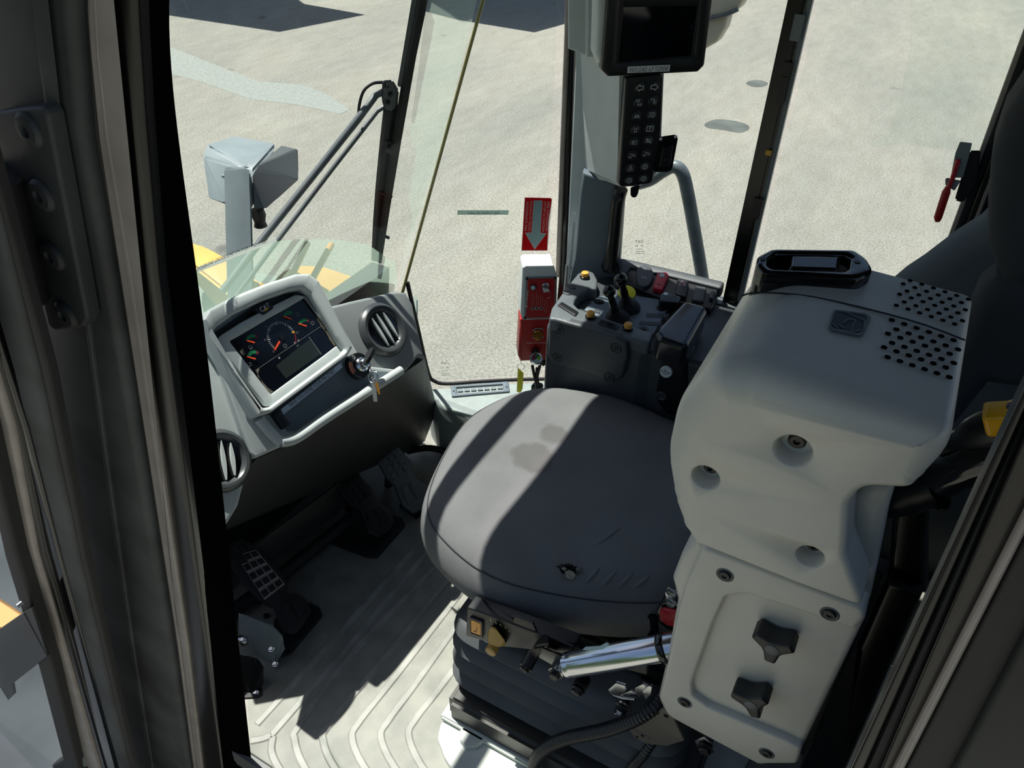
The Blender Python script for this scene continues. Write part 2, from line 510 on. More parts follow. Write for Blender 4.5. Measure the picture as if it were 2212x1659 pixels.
def text(name, s, A, B, n, m, parent=None, h=None, flip=False, mirror=False, thick=0.0003, loc=None, shear=0.0):
    """lettering from A to B (mid-height of both ends) on a surface with normal n"""
    cu = bpy.data.curves.new('t', 'FONT'); cu.body = s; cu.extrude = 0.0; cu.shear = shear
    cu.resolution_u = 2
    ob = bpy.data.objects.new('t', cu); COL.objects.link(ob)
    bpy.context.view_layer.update()
    me = bpy.data.meshes.new_from_object(ob.evaluated_get(bpy.context.evaluated_depsgraph_get()))
    bpy.data.objects.remove(ob); bpy.data.curves.remove(cu)
    co = np.array([v.co[:] for v in me.vertices])
    lo, hi = co.min(0), co.max(0)
    A, B = np.array(A, float), np.array(B, float); n = np.array(n, float); n /= np.linalg.norm(n)
    x = B - A; Lx = np.linalg.norm(x); x /= Lx
    y = np.cross(n, x)
    if flip: y = -y
    sx = Lx / (hi[0] - lo[0]); hh = h if h else sx * (hi[1] - lo[1]); sy = hh / (hi[1] - lo[1])
    for v in me.vertices:
        a = (v.co.x - lo[0]) * sx; b = (v.co.y - (lo[1] + hi[1]) / 2) * sy
        if mirror: a = Lx - a
        v.co = Vector(A + x * a + y * b + n * thick)
    return link(name, me, m, parent, loc)
def flat(name, p2, pl, m, parent=None, off=0.0005, th=0.0004, loc=None):
    return soft2(name, p2, pl, th, m, parent, 0, off, loc=loc)
def arc2(c, r0, r1, a0, a1, n=16):
    A = [math.radians(a0 + (a1 - a0) * k / n) for k in range(n + 1)]
    return [(c[0] + r1 * math.cos(a), c[1] + r1 * math.sin(a)) for a in A] + [(c[0] + r0 * math.cos(a), c[1] + r0 * math.sin(a)) for a in reversed(A)]
def line2(a, b, w):
    a, b = np.array(a, float), np.array(b, float); t = b - a; t /= np.linalg.norm(t); s = np.array([-t[1], t[0]]) * w / 2
    return [a - s, b - s, b + s, a + s]
def multi(name, polys, pl, m, parent=None, off=0.0006, th=0.0004, loc=None):
    """several flat pieces of print that belong to one mark"""
    V = []; Fc = []
    for p in polys:
        p = np.array(p, float)
        if area2(p) < 0: p = p[::-1]
        k = len(V); n = len(p)
        V += [pl.at(a, b, off) for a, b in p] + [pl.at(a, b, off - th) for a, b in p]
        Fc.append(tuple(range(k, k + n))); Fc.append(tuple(range(k + 2 * n - 1, k + n - 1, -1)))
        for i in range(n):
            j = (i + 1) % n
            Fc.append((k + i, k + n + i, k + n + j, k + j))
    return mesh(name, V, Fc, m, parent, loc=loc)
def screw(P, n, r, m=BOLT, parent=None, hexs=True, name='bolt'):
    P = np.array(P, float); d = np.array(n, float); d /= np.linalg.norm(d)
    o = lathe(name, P - d * 0.001, d, [(r * 1.35, 0), (r * 1.35, r * 0.25), (r, r * 0.3), (r, r * 0.85), (r * 0.8, r), (0, r)], m, parent, 6 if hexs else 16)
    return o
# ================================================================== the setting
GZ = -1.9
def ground_material():
    m = bpy.data.materials.new('worn_concrete'); m.use_nodes = True
    t = m.node_tree; b = t.nodes['Principled BSDF']
    tc = t.nodes.new('ShaderNodeTexCoord')
    mp = t.nodes.new('ShaderNodeMapping'); mp.inputs['Rotation'].default_value = (0, 0, math.radians(28)); mp.inputs['Scale'].default_value = (1.0, 0.35, 1.0)
    t.links.new(tc.outputs['Object'], mp.inputs[0])
    def noise(scale, det, vec, rough=0.6):
        n = t.nodes.new('ShaderNodeTexNoise'); n.inputs['Scale'].default_value = scale; n.inputs['Detail'].default_value = det
        n.inputs['Roughness'].default_value = rough
        t.links.new(vec, n.inputs['Vector']); return n.outputs['Fac']
    def ramp(fac, a, ca, bb, cb):
        r = t.nodes.new('ShaderNodeValToRGB'); e = r.color_ramp.elements
        e[0].position = a; e[0].color = lin(ca); e[1].position = bb; e[1].color = lin(cb)
        t.links.new(fac, r.inputs[0]); return r.outputs[0]
    def mix(kind, f, a, bb):
        x = t.nodes.new('ShaderNodeMixRGB'); x.blend_type = kind
        if isinstance(f, float): x.inputs[0].default_value = f
        else: t.links.new(f, x.inputs[0])
        t.links.new(a, x.inputs[1]); t.links.new(bb, x.inputs[2]); return x.outputs[0]
    big = ramp(noise(0.45, 5, mp.outputs[0]), 0.35, (147, 149, 142), 0.68, (169, 167, 156))
    mid = ramp(noise(5.0, 8, mp.outputs[0], 0.75), 0.3, (226, 224, 220), 0.7, (255, 255, 255))
    fine = ramp(noise(46.0, 4, tc.outputs['Object'], 0.8), 0.36, (168, 167, 164), 0.62, (255, 255, 255))
    spot = ramp(noise(1.1, 2, tc.outputs['Object']), 0.70, (255, 255, 255), 0.76, (196, 198, 200))
    c = mix('MULTIPLY', 0.8, mix('MULTIPLY', 0.9, big, mid), fine)
    c = mix('MULTIPLY', 1.0, c, spot)
    t.links.new(c, b.inputs['Base Color'])
    b.inputs['Roughness'].default_value = 0.9; b.inputs['Specular IOR Level'].default_value = 0.2
    bp = t.nodes.new('ShaderNodeBump'); bp.inputs['Strength'].default_value = 0.35; bp.inputs['Distance'].default_value = 0.01
    t.links.new(noise(34.0, 3, tc.outputs['Object'], 0.75), bp.inputs['Height']); t.links.new(bp.outputs[0], b.inputs['Normal'])
    return m
tag(box('ground', (-35, -45, GZ - 0.2), (40, 35, GZ), ground_material(), loc=(0, 0, GZ)), 'pale worn concrete yard outside the cab windows', None, None, 'structure')

# the cab floor and the ribbed mat on it
tag(hull('floor', [(-0.95, -0.7, -0.06), (0.84, -0.42, -0.06), (0.84, 0.42, -0.06), (0.45, 0.6, -0.06), (-0.95, 0.6, -0.06), (0.42, -0.7, -0.06),
                  (-0.95, -0.7, 0), (0.84, -0.42, 0), (0.84, 0.42, 0), (0.45, 0.6, 0), (-0.95, 0.6, 0), (0.42, -0.7, 0)], FLOORM), 'grey steel cab floor under the ribbed mat', None, None, 'structure')
fm = thing('floor_mat', 'ribbed grey rubber mat covering the cab floor, worn and half sunlit', 'floor mat', (0.3, 0.2, 0.0))
soft2('sheet', [(0.74, -0.42), (0.74, 0.36), (0.42, 0.585), (-0.9, 0.585), (-0.9, -0.64), (0.38, -0.64)], ZP(0.006), 0.006, MATM, fm, 0.003, rad=0.04)
Z6 = 0.006
RIBS = [[(922, 1156), (740, 1360), (555, 1565)], [(924, 1192), (760, 1388), (610, 1562), (581, 1591), (542, 1601)],
        [(590, 1592), (587, 1625), (606, 1665), (660, 1735)],
        [(944, 1222), (770, 1402), (650, 1562), (637, 1600), (660, 1662), (720, 1740)],
        [(974, 1247), (828, 1425), (712, 1565), (699, 1603), (725, 1662), (790, 1740)],
        [(1003, 1271), (860, 1455), (778, 1558), (761, 1597), (790, 1662), (860, 1740)],
        [(1015, 1312), (900, 1475), (840, 1556), (823, 1594), (855, 1662), (925, 1740)],
        [(1010, 1408), (940, 1500), (898, 1554), (883, 1591), (915, 1662), (985, 1740)]]
for rb in RIBS:
    band('rib', [onz(a, b, Z6 - 0.0005) for a, b in rb], 0.019, 0.0028, MATR, fm)

# seat platform plate
sp = thing('seat_platform', 'pale painted steel plate under the seat base with a half-round lug', 'platform', (-0.2, 0.1, 0.006))
soft('plate', [(1010, 1470), (951, 1565), (945, 1595), (960, 1635), (1010, 1720), (1500, 1850), (1700, 1500)], ZP(0.018), 0.011, PLATE, sp, 0.004, rad=0.03)
soft('lug', [(994, 1572), (993, 1598), (1005, 1613), (1028, 1612), (1047, 1598), (1050, 1580), (1020, 1560)], ZP(0.030), 0.012, PLATE, sp, 0.004, rad=0.01)

# front footwell wall, dark
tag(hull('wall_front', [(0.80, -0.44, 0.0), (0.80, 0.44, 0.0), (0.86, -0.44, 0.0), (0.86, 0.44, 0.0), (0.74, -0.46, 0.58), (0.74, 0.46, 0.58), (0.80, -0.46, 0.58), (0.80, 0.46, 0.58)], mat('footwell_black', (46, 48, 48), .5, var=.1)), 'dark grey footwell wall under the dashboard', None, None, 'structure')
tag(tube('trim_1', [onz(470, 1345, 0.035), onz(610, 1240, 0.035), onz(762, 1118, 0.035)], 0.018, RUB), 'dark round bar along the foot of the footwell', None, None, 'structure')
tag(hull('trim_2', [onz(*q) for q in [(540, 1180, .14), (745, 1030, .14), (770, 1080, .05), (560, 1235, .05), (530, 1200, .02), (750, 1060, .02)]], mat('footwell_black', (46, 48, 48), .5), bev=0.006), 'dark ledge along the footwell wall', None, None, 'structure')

# right side: ledge under the corner glass, lower wall, sill
NQ = np.array([-0.568, 0.823, 0.0])
QG = facing((0.63, -0.48, 0.2), NQ)
LEDZ = 0.20
led = [onz(*q, LEDZ)[:2] for q in [(925, 838), (1250, 818), (1270, 1010), (1090, 940), (1040, 912), (945, 873)]]
wr = tag(soft2('wall_right', led, ZP(LEDZ), 0.19, mat('ledge_grey', (150, 160, 157), .55, var=.06, vscale=40, bump=.3, bscale=500), None, 0.012), 'grey ledge along the right cab wall below the corner glass', None, None, 'structure')
tag(box('wall_right_rear', (-0.95, -0.72, 0.0), (0.30, -0.66, 0.625), DGREY, bev=0.01), 'dark grey right cab wall below the side windows', None, None, 'structure')
tag(box('wall_rear', (-0.98, -0.7, 0.0), (-0.93, 0.6, 1.02), DGREY), 'dark rear cab wall behind the seat', None, None, 'structure')
tag(box('wall_left_rear', (-0.98, 0.56, 0.0), (-0.70, 0.60, 1.64), DGREY), 'black left rear cab corner behind the door opening', None, None, 'structure')
tag(box('wall_right_corner', (-0.98, -0.72, 0.62), (-0.66, -0.68, 1.64), DGREY), 'black right rear cab corner behind the seat', None, None, 'structure')
rv = thing('vent_grille', 'narrow grey strip vent screwed to the ledge below the corner glass', 'vent', onz(1038, 840, LEDZ))
ZL = ZP(LEDZ + 0.006)
frame('frame', [(973, 833), (1098, 823), (1101, 845), (976, 856)], [(986, 836), (1086, 829), (1088, 843), (988, 850)], ZL, 0.006, SLATE, rv, r=0.002, ro=0.004, ri=0.002)
for k in range(7):
    a = k / 7
    A = onz(988 + 100 * a, 838.5 - 7.5 * a, LEDZ + 0.003); B = onz(988 + 100 * a + 12.5, 849 - 7 * a - 1, LEDZ + 0.003)
    gu = onz(1086, 836, LEDZ) - onz(986, 843, LEDZ); gv = np.cross((0, 0, 1), gu)
    obox('louvre', (A + B) / 2, (gu, gv, (0, 0, 1)), (0.0155, 0.013, 0.003), CANG, rv)
for q in [(980, 845), (1094, 836)]:
    screw(onz(*q, LEDZ + 0.006), (0, 0, 1), 0.0025, BOLT, rv, False, 'screw')

# roof and an added bar before it (both unseen, they shade the seat)
tag(box('ceiling', (-1.0, -0.76, 1.64), (0.53, 0.66, 1.74), mat('headliner_black', (34, 35, 37), .8), bev=0.02), 'cab roof above the seat', None, None, 'structure')
rl = thing('roof_shade_bar', 'unseen grey bar added ahead of the cab roof to cast the stripe on the seat', 'rail', (0.645, -0.05, 1.58))
box('bar', (0.622, -0.66, 1.58), (0.672, 0.56, 1.61), CANG, rl, 0.008)
for y in (-0.6, 0.5):
    box('bracket', (0.50, y - 0.02, 1.60), (0.64, y + 0.02, 1.66), CANG, rl)

# ---- glass
def wsx(z): return 0.69 - 0.248 * (z - 0.52)
def wsyr(z): return -0.44 - 0.188 * (z - 0.52)
WSP = PL((wsx(0.52), 0, 0.52), (0, -1, 0), (-0.248, 0, 1.0))         # windshield plane, normal to the rear
def pane(name, pts, n, label, m=PANE, th=0.005):
    n = np.array(n, float) / np.linalg.norm(n)
    P = [np.array(p, float) for p in pts]
    return tag(rings_mesh(name, [[p for p in P], [p - n * th for p in P]], m), label, None, None, 'structure')
def yl(z): return 0.34 + 0.17 * (z - 0.52)
BOW = 0.11
def bow(y): return BOW * max(0.0, 1 - ((y + 0.05) / 0.47) ** 2)
def wq(px, py, off=0.0):
    """pixel to a place on the bowed windscreen; off > 0 towards the driver"""
    P = WSP.px(px, py, off)
    for _ in range(8): P = WSP.px(px, py, off - bow(P[1]) / math.sqrt(1 + .248 ** 2))
    return P
def curved(name, yz, off, th, m, parent=None, loc=None):
    """sheet that follows the bowed windscreen, outline given as (y, z)"""
    V2 = [tuple(map(float, q)) for q in yz]
    bm = bmesh.new()
    vs_ = [bm.verts.new((q[0], q[1], 0)) for q in V2]; bm.faces.new(vs_)
    y = -0.6
    while y < 0.6:
        bmesh.ops.bisect_plane(bm, geom=list(bm.verts) + list(bm.edges) + list(bm.faces), plane_co=(y, 0, 0), plane_no=(1, 0, 0)); y += 0.04
    bmesh.ops.triangulate(bm, faces=list(bm.faces))
    for v in bm.verts:
        yy, zz = v.co.x, v.co.y
        v.co = (wsx(zz) + bow(yy) - off, yy, zz)
    r = bmesh.ops.extrude_face_region(bm, geom=list(bm.faces))
    for g in r['geom']:
        if isinstance(g, bmesh.types.BMVert): g.co.x += th
    return from_bm(name, bm, m, parent, 35, loc)
def wpx(pts, off=0.0): return [wq(*q, off)[1:] for q in pts]
tag(curved('window_1', [(wsyr(0.40), 0.40), (wsyr(1.60), 1.60), (yl(1.60), 1.60), (yl(0.40), 0.40)], 0, .005, WPANE), 'front windscreen of the cab with dusty lower part', None, None, 'structure')
q0, q1 = np.array([0.645, -0.47]), np.array([0.345, -0.678])
pane('window_2', [(wsx(.215) , wsyr(.215), .215), (wsx(1.6), wsyr(1.6), 1.6), (0.36, -0.668, 1.6), (0.36, -0.668, .215)], NQ, 'front right corner glass with the red arrow sticker')
pane('window_3', [(0.30, -0.70, 0.625), (-0.15, -0.70, 0.625), (-0.15, -0.70, 1.62), (0.30, -0.70, 1.62)], (0, 1, 0), 'right side glass behind the switch tower')
pane('window_4', [(-0.19, -0.715, 0.625), (-0.56, -0.715, 0.625), (-0.58, -0.715, 1.62), (-0.19, -0.715, 1.62)], (0, 1, 0), 'right rear side glass with the red latch lever')
pane('window_5', [(wsx(.215), yl(.215), .215), (wsx(1.6), yl(1.6), 1.6), (0.22, 0.6, 1.6), (0.44, 0.6, .215)], (-0.5, -0.8, 0), 'front left corner glass beside the door post')
# olive edge where windscreen and corner glass meet
tag(tube('trim_3', [(wsx(z) - 0.004, wsyr(z) + 0.004, z) for z in (0.30, 1.62)], 0.0045, OLIVE, n=8), 'olive glass edge between windscreen and corner glass', None, None, 'structure')
# dark gasket round the bottom of the corner glass
gk = [QG.px(*q, 0.004) for q in [(880, 610), (905, 720), (925, 805), (938, 823), (965, 829), (1040, 824), (1120, 820), (1215, 818)]]
tag(tube('trim_4', gk, 0.006, RUB, n=8, curve=4), 'black rubber gasket under the corner glass', None, None, 'structure')

# dust films on the windscreen (outside the wiper's sweep) and on the right rear glass
tag(curved('dust_film', wpx([(866, 612), (858, 570), (800, 530), (735, 519), (650, 518), (600, 523), (520, 548), (405, 590), (385, 640), (470, 700), (700, 690), (850, 640)]), -.0056, .0006, film('dust_low', (200, 222, 204), 0.27, 0.06)), 'pale green dust layer along the bottom of the windscreen', 'dust')
tag(curved('dust_film', wpx([(868, 600), (874, 560), (896, 480), (888, 420), (905, 330), (890, 290), (910, 150), (935, -60), (1048, -60), (1026, 40), (872, 612)]), -.0056, .0006, film('dust_side', (196, 216, 200), 0.15, 0.05)), 'pale dust strip beside the right edge of the windscreen', 'dust')
tag(soft('tint_film', [(1965, -40), (1966, 100), (1945, 210), (1915, 290), (1880, 315), (1890, 318), (1960, 312), (2100, 330), (2150, 300), (2300, -40)], YP(-0.7135), 0.0006, glass('tint_film', (.965, .982, .975), .0), off=0.0), 'faint green tinted film on the right rear glass', 'film')

# ---- pillars on the right
def vbar(name, px0, px1, y, th, m, parent=None, r=0.004, top=-140, bot=None, off=0.0):
    """bar between two pixel lines [(x,y)...] on the plane y"""
    pl = YP(y)
    return soft(name, list(px0) + list(px1)[::-1], pl, th, m, parent, r, off)
cp = thing('trim_5', 'grey and black right pillar between corner glass and side glass', None, (0.34, -0.7, 0.2), kind='structure')
soft('rubber_edge', [(1232, -60), (1243, -60), (1222, 600), (1199, 830), (1186, 830), (1206, 600)], YP(-0.675), 0.03, PAINT, cp, 0.006)
soft('brown_seal', [(1222, -60), (1233, -60), (1208, 600), (1199, 600)], YP(-0.668), 0.012, SEAL, cp, 0.004)
soft('inner_panel', [(1243, 90), (1290, 90), (1300, 560), (1290, 640), (1214, 640), (1222, 560)], YP(-0.665), 0.03, GREY, cp, 0.006)
bp_ = thing('trim_6', 'black window post between the two right side glasses', None, (-0.16, -0.7, 0.62), kind='structure')
def vx(px, py, y): return ony(px, py, y)[0]
xa, xb, xc = vx(1704, 0, -.7), vx(1744, 0, -.7), vx(1757, 0, -.7)
box('post', (xb, -0.735, 0.60), (xa, -0.685, 1.64), PAINT, bp_, 0.004)
box('glass_edge', (xc, -0.712, 0.60), (xb - 0.001, -0.692, 1.64), CANG, bp_, 0.002)
for q, sz in [((1722, 60), (.02, .004, .05)), ((1700, 150), (.018, .006, .03)), ((1660, 330), (.012, .005, .012)), ((1690, 195), (.016, .006, .06)), ((1635, 450), (.022, .006, .05))]:
    c = ony(*q, -0.683)
    obox('latch_plate', c, ((1, 0, 0), (0, 1, 0), (0, 0, 1)), sz, AMBER if sz[0] == .012 else CANG if sz[2] == .05 and q[1] < 100 else BLK, bp_, 0.001)
rp = thing('trim_7', 'black and grey rear right window post beside the seat back', None, (-0.56, -0.7, 0.6), kind='structure')
ed = lambda y, o=0: (2212 - .365 * (y - 61) + o, y)
soft('glass_edge', [ed(-90), ed(-90, 16), ed(640, 12), ed(640)], YP(-0.695), 0.012, SEAL, rp, 0.003)
soft('seal', [ed(-90, 12), ed(-90, 34), ed(640, 28), ed(640, 9)], YP(-0.693), 0.02, RUB, rp, 0.005)
soft('post', [ed(-90, 30), ed(-90, 260), ed(700, 220), ed(700, 24)], YP(-0.690), 0.05, PAINT, rp, 0.006)
soft('edge_bead', [ed(-90, 48), ed(-90, 58), ed(640, 50), ed(640, 42)], YP(-0.684), 0.008, SEAL, rp, 0.003)

# ---- left door post (near the camera): layered profiles running down the door opening
lp = thing('trim_8', 'tall glossy black left door post with rubber seals and hinge plate', None, (0.39, 0.6, 0.0), kind='structure')
def long_strip(name, L, R, y, th, m, parent, r, ztop=1.66, zbot=-.05):
    """profile given where the photograph shows it, carried on straight to the roof and the sill"""
    pl = YP(y)
    def ext(E):
        p = [pl.uv(*q) for q in E]
        if p[0][1] < ztop: p.insert(0, p[0] + (p[0] - p[1]) * ((ztop - p[0][1]) / max(1e-6, p[0][1] - p[1][1])))
        if p[-1][1] > zbot: p.append(p[-1] + (p[-1] - p[-2]) * ((p[-1][1] - zbot) / max(1e-6, p[-2][1] - p[-1][1])))
        return p
    return soft2(name, ext(L) + ext(R)[::-1], pl, th, m, parent, r)
def strip(name, L, R, y, th, m, r=0.006, parent=None, off=0.0):
    return long_strip(name, L, R, y, th, m, parent or lp, r)
def jamb(name, L, R, y0, y1, m, parent, bulge=0.012, n=7):
    """curved return of the door frame: from the outer edge line (plane y0) to the inner edge line (plane y1)"""
    rings = []
    ys = np.linspace(-80, 1715, 40)
    fl_ = lambda E, py: float(np.polyval(np.polyfit([q[1] / 1000 for q in E], [q[0] for q in E], 5), py / 1000))
    for py in ys:
        A = ony(fl_(L, py), py, y0)
        B = ony(fl_(R, py), py, np.interp(py, [0, 800, 1200, 1660], [y1, y1, y1 + .05, y0 - .012]))
        sec = [A + (B - A) * t + np.array([-1, .55, 0]) * bulge * math.sin(math.pi * t) for t in np.linspace(0, 1, n)]
        rings.append(sec + [B + np.array([.03, -.004, 0]), A + np.array([.05, -.004, 0])])
    g = lambda a, b, z: [p + (p - q) * ((z - p[2]) / (p[2] - q[2])) for p, q in zip(a, b)]
    rings.insert(0, g(rings[0], rings[1], 1.66)); rings.append(g(rings[-1], rings[-2], -.05))
    return rings_mesh(name, rings, m, parent)
jamb('inner_tube', [(290, -80), (298, 60), (312, 260), (342, 600), (398, 1000), (452, 1400), (484, 1660), (490, 1715)], [(369, -80), (369, 0), (383, 300), (429, 600), (473, 1000), (517, 1400), (545, 1660), (550, 1715)], .604, .50, mat('jamb_black', (9, 9, 10), .7, spec=0.0), lp, 0.003)
strip('outer_flange', [(222, -80), (228, 100), (246, 300), (292, 600), (352, 1000), (408, 1400), (438, 1660), (445, 1715)], [(285, -80), (292, 60), (306, 260), (337, 600), (392, 1000), (446, 1400), (478, 1660), (484, 1715)], 0.612, 0.014, PAINT, 0.006)
strip('door_seal', [(195, -80), (197, 20), (204, 120), (222, 300), (270, 600), (330, 1000), (390, 1400), (424, 1660), (432, 1715)], [(210, -80), (211, 20), (216, 120), (236, 300), (287, 600), (346, 1000), (405, 1400), (436, 1660), (444, 1715)], 0.616, 0.008, SEAL, 0.003)
strip('door_seal', [(186, -80), (186, 20), (194, 120), (212, 300), (262, 600), (323, 1000), (383, 1400), (417, 1660), (424, 1715)], [(196, -80), (195, 20), (202, 120), (220, 300), (269, 600), (329, 1000), (389, 1400), (423, 1660), (430, 1715)], 0.616, 0.008, SEAL, 0.003)
strip('seal_gap', [(150, -80), (152, 20), (170, 300), (226, 600), (296, 1000), (364, 1400), (404, 1660), (412, 1715)], [(190, -80), (192, 20), (212, 300), (264, 600), (325, 1000), (386, 1400), (420, 1660), (428, 1715)], 0.612, 0.012, RUB, 0.004)
strip('outer_face', [(-90, -80), (-90, 300), (-20, 600), (40, 800), (100, 1000), (190, 1400), (262, 1660), (275, 1715)], [(150, -80), (155, 60), (176, 300), (232, 600), (300, 1000), (366, 1400), (406, 1660), (415, 1715)], 0.626, 0.02, DUSTY, 0.010)
strip('face_bead', [(62, -80), (70, 60), (96, 240), (180, 690), (222, 1000), (280, 1400), (322, 1660), (328, 1715)], [(70, -80), (78, 60), (104, 240), (188, 690), (230, 1000), (287, 1400), (329, 1660), (336, 1715)], 0.631, 0.01, DUSTY, 0.003)
hp = soft('hinge_plate', [(-20, 244), (60, 232), (92, 232), (102, 250), (188, 688), (178, 708), (118, 716), (102, 702), (22, 372), (-20, 372)], YP(0.645), 0.016, DUSTY, lp, 0.004, rad=0.006)
for q in [(66, 280), (94, 421), (117, 551), (145, 678)]:
    P = ony(*q, 0.645)
    sc_ = lathe('screw', P - np.array([0, .001, 0]), (0, 1, 0), [(0.0165, 0), (0.0165, 0.003), (0.013, 0.0065), (0.0065, 0.0075), (0.0055, 0.0045), (0, 0.004)], DUSTY, hp, 20)
hb = tube('hinge_barrel', [ony(-6, 380, 0.66), ony(60, 640, 0.66)], 0.022, RUB, lp, 16)
tube('hinge_pin', [ony(44, 640, 0.66), ony(70, 760, 0.66), ony(100, 900, 0.66), ony(135, 1030, 0.66)], 0.013, RUB, lp, 12)

# ---- the opened door leaf, its hinge edge and a corner of its glass
dl = thing('door_1', 'opened cab door leaf with black frame and glass at the lower left', None, (0.5, 0.75, 0.0), kind='structure')
def ds(name, L, R, y, th, m, r=0.005):
    return long_strip(name, L, R, y, th, m, dl, r, 1.60, 0.05)
ds('door_core', [(-95, 400), (-40, 800), (20, 1110), (60, 1200), (190, 1660), (210, 1720)], [(-20, 400), (82, 800), (152, 1110), (170, 1200), (281, 1660), (297, 1720)], 0.690, 0.01, RUB, 0.003)
ds('hinge_stile', [(-90, 400), (26, 800), (98, 1110), (125, 1200), (255, 1660), (272, 1720)], [(-25, 400), (78, 800), (147, 1110), (166, 1200), (277, 1660), (293, 1720)], 0.70, 0.012, DUSTY, 0.006)
ds('stile_edge', [(-28, 400), (76, 800), (145, 1110), (164, 1200), (275, 1660), (291, 1720)], [(-8, 400), (103, 800), (165, 1110), (181, 1200), (289, 1660), (305, 1720)], 0.695, 0.012, RUB, 0.004)
ds('gloss_channel', [(-60, 700), (20, 930), (93, 1200), (226, 1660), (244, 1720)], [(-20, 700), (56, 930), (126, 1200), (250, 1660), (268, 1720)], 0.705, 0.02, GLOSS, 0.005)
ds('door_seal', [(-60, 720), (0, 930), (50, 1200), (184, 1660), (205, 1720)], [(-40, 720), (24, 930), (76, 1200), (214, 1660), (236, 1720)], 0.715, 0.02, SEAL, 0.006)
ds('gloss_channel', [(-50, 720), (20, 930), (74, 1200), (212, 1660), (232, 1720)], [(-20, 720), (40, 930), (95, 1200), (228, 1660), (248, 1720)], 0.708, 0.02, PAINT, 0.004)
ds('tube_rail', [(-60, 820), (-20, 985), (32, 1200), (165, 1640), (172, 1665)], [(-40, 820), (-4, 985), (46, 1200), (176, 1640), (184, 1665)], 0.722, 0.012, CANG, 0.005)
ds('frame_member', [(-60, 900), (8, 1200), (82, 1440), (135, 1640), (60, 1685), (70, 1720), (190, 1720)], [(-40, 900), (34, 1200), (112, 1440), (170, 1665), (180, 1680), (185, 1690), (200, 1720)], 0.735, 0.025, RUB, 0.006)
soft('stay_bracket', [(-20, 1372), (50, 1324), (66, 1316), (102, 1418), (26, 1478), (30, 1500), (16, 1514), (-4, 1480), (-20, 1482)], YP(0.75), 0.006, BLK, dl, 0.002)
soft('pane', [(-40, 1000), (12, 1200), (84, 1440), (138, 1640), (60, 1700), (-60, 1720), (-60, 1000)], YP(0.728), 0.004, PANE, dl)
text('glass_mark', 'CAT', ony(-34, 1610, 0.733), ony(13, 1582, 0.733), (0, 1, 0), INK, dl, h=0.012, mirror=True)
cyl('bolt', ony(47, 1302, 0.75), (0, 1, 0), 0.004, 0.008, STEEL, dl, 12)

# ---- rear left door post at the lower right (very near the camera)
rl_ = thing('trim_9', 'black rear left door post with pale rubber seal at lower right', None, (-0.6, 0.6, 0.0), kind='structure')
def rp_bar(name, l0, r0, l1, r1, y, th, m, r=0.004):
    f = lambda a, b, py: a + (b - a) * (py - 1000) / 659
    L = [(f(l0, l1, p), p) for p in (300, 1800)]; R = [(f(r0, r1, p), p) for p in (300, 1800)]
    return long_strip(name, L, R, y, th, m, rl_, r, 1.66, -.05)
rp_bar('inner_lip', 2140, 2170, 1838, 1872, 0.585, 0.02, PAINT, 0.004)
rp_bar('inner_channel', 2168, 2196, 1870, 1904, 0.575, 0.03, DUSTY, 0.005)
rp_bar('inner_flange', 2188, 2275, 1902, 1938, 0.590, 0.02, PAINT, 0.004)
rp_bar('door_seal', 2272, 2296, 1935, 1957, 0.600, 0.012, SEAL, 0.004)
rp_bar('outer_flange', 2294, 2420, 1956, 2066, 0.596, 0.03, RUB, 0.004)
rp_bar('outer_face', 2416, 2700, 2062, 2360, 0.604, 0.05, mat('post_outer_paint', (36, 40, 38), .5, spec=.35, var=.2, vscale=8), 0.006)
# ================================================================== dashboard
DP = PL((0.545, 0.21, 0.63), (-0.0208, -0.9998, 0), (0.6005, -0.0125, 0.7995))
da = thing('dashboard', 'grey front dashboard with hooded gauge display, two round vents and ignition switch', 'dashboard', (0.62, 0.05, 0.0))
HOOD_O = [(437, 690), (452, 668), (500, 642), (575, 612), (640, 591), (668, 590), (690, 606), (745, 712), (764, 750), (754, 766), (588, 890), (560, 898)]
HOOD_I = [(458, 722), (470, 704), (510, 676), (575, 645), (630, 626), (656, 622), (672, 634), (728, 728), (746, 754), (740, 764), (586, 878), (570, 880)]
BODY = [(437, 690), (452, 668), (500, 642), (575, 612), (640, 591), (668, 590), (690, 606), (745, 712), (790, 790), (866, 798), (870, 808), (640, 948), (606, 966), (552, 990), (538, 975)]
soft('housing', BODY, DP, 0.14, GREY, da, 0.006, -0.014)
frame('hood', HOOD_O, HOOD_I, DP, 0.05, GREY, da, off=0.030, r=0.007, ro=0.006, ri=0.006)
soft('recess', [(458, 722), (575, 645), (656, 622), (752, 765), (592, 896), (568, 892)], DP, 0.01, BLK, da, 0, -0.006)
# display unit
di = soft('display_body', [(463, 738), (475, 724), (520, 694), (580, 662), (640, 632), (655, 634), (668, 650), (748, 752), (744, 770), (590, 880), (572, 876)], DP, 0.03, BLK, da, 0.004, 0.008)
frame('bezel', [(466, 738), (478, 724), (520, 697), (580, 665), (640, 636), (655, 638), (748, 752), (742, 770), (590, 880), (574, 874)],
      [(498, 736), (520, 724), (545, 709), (580, 688), (620, 666), (662, 641), (730, 745), (700, 768), (588, 850), (582, 845)], DP, 0.012, GREY, di, off=0.016, r=0.0025, ro=0.006, ri=0.003, inoff=-0.003)
SC_ = 0.011
soft('screen', [(496, 736), (662, 639), (732, 745), (586, 852)], DP, 0.004, SCREEN, di, 0, SC_)
D2 = lambda x, y: DP.uv(x, y, SC_)
def pxpoly(pts): return [D2(*q) for q in pts]
flat('lcd', pxpoly([(596, 790), (668, 733), (692, 765), (618, 818)]), DP, LCD, di, SC_ + 0.0004)
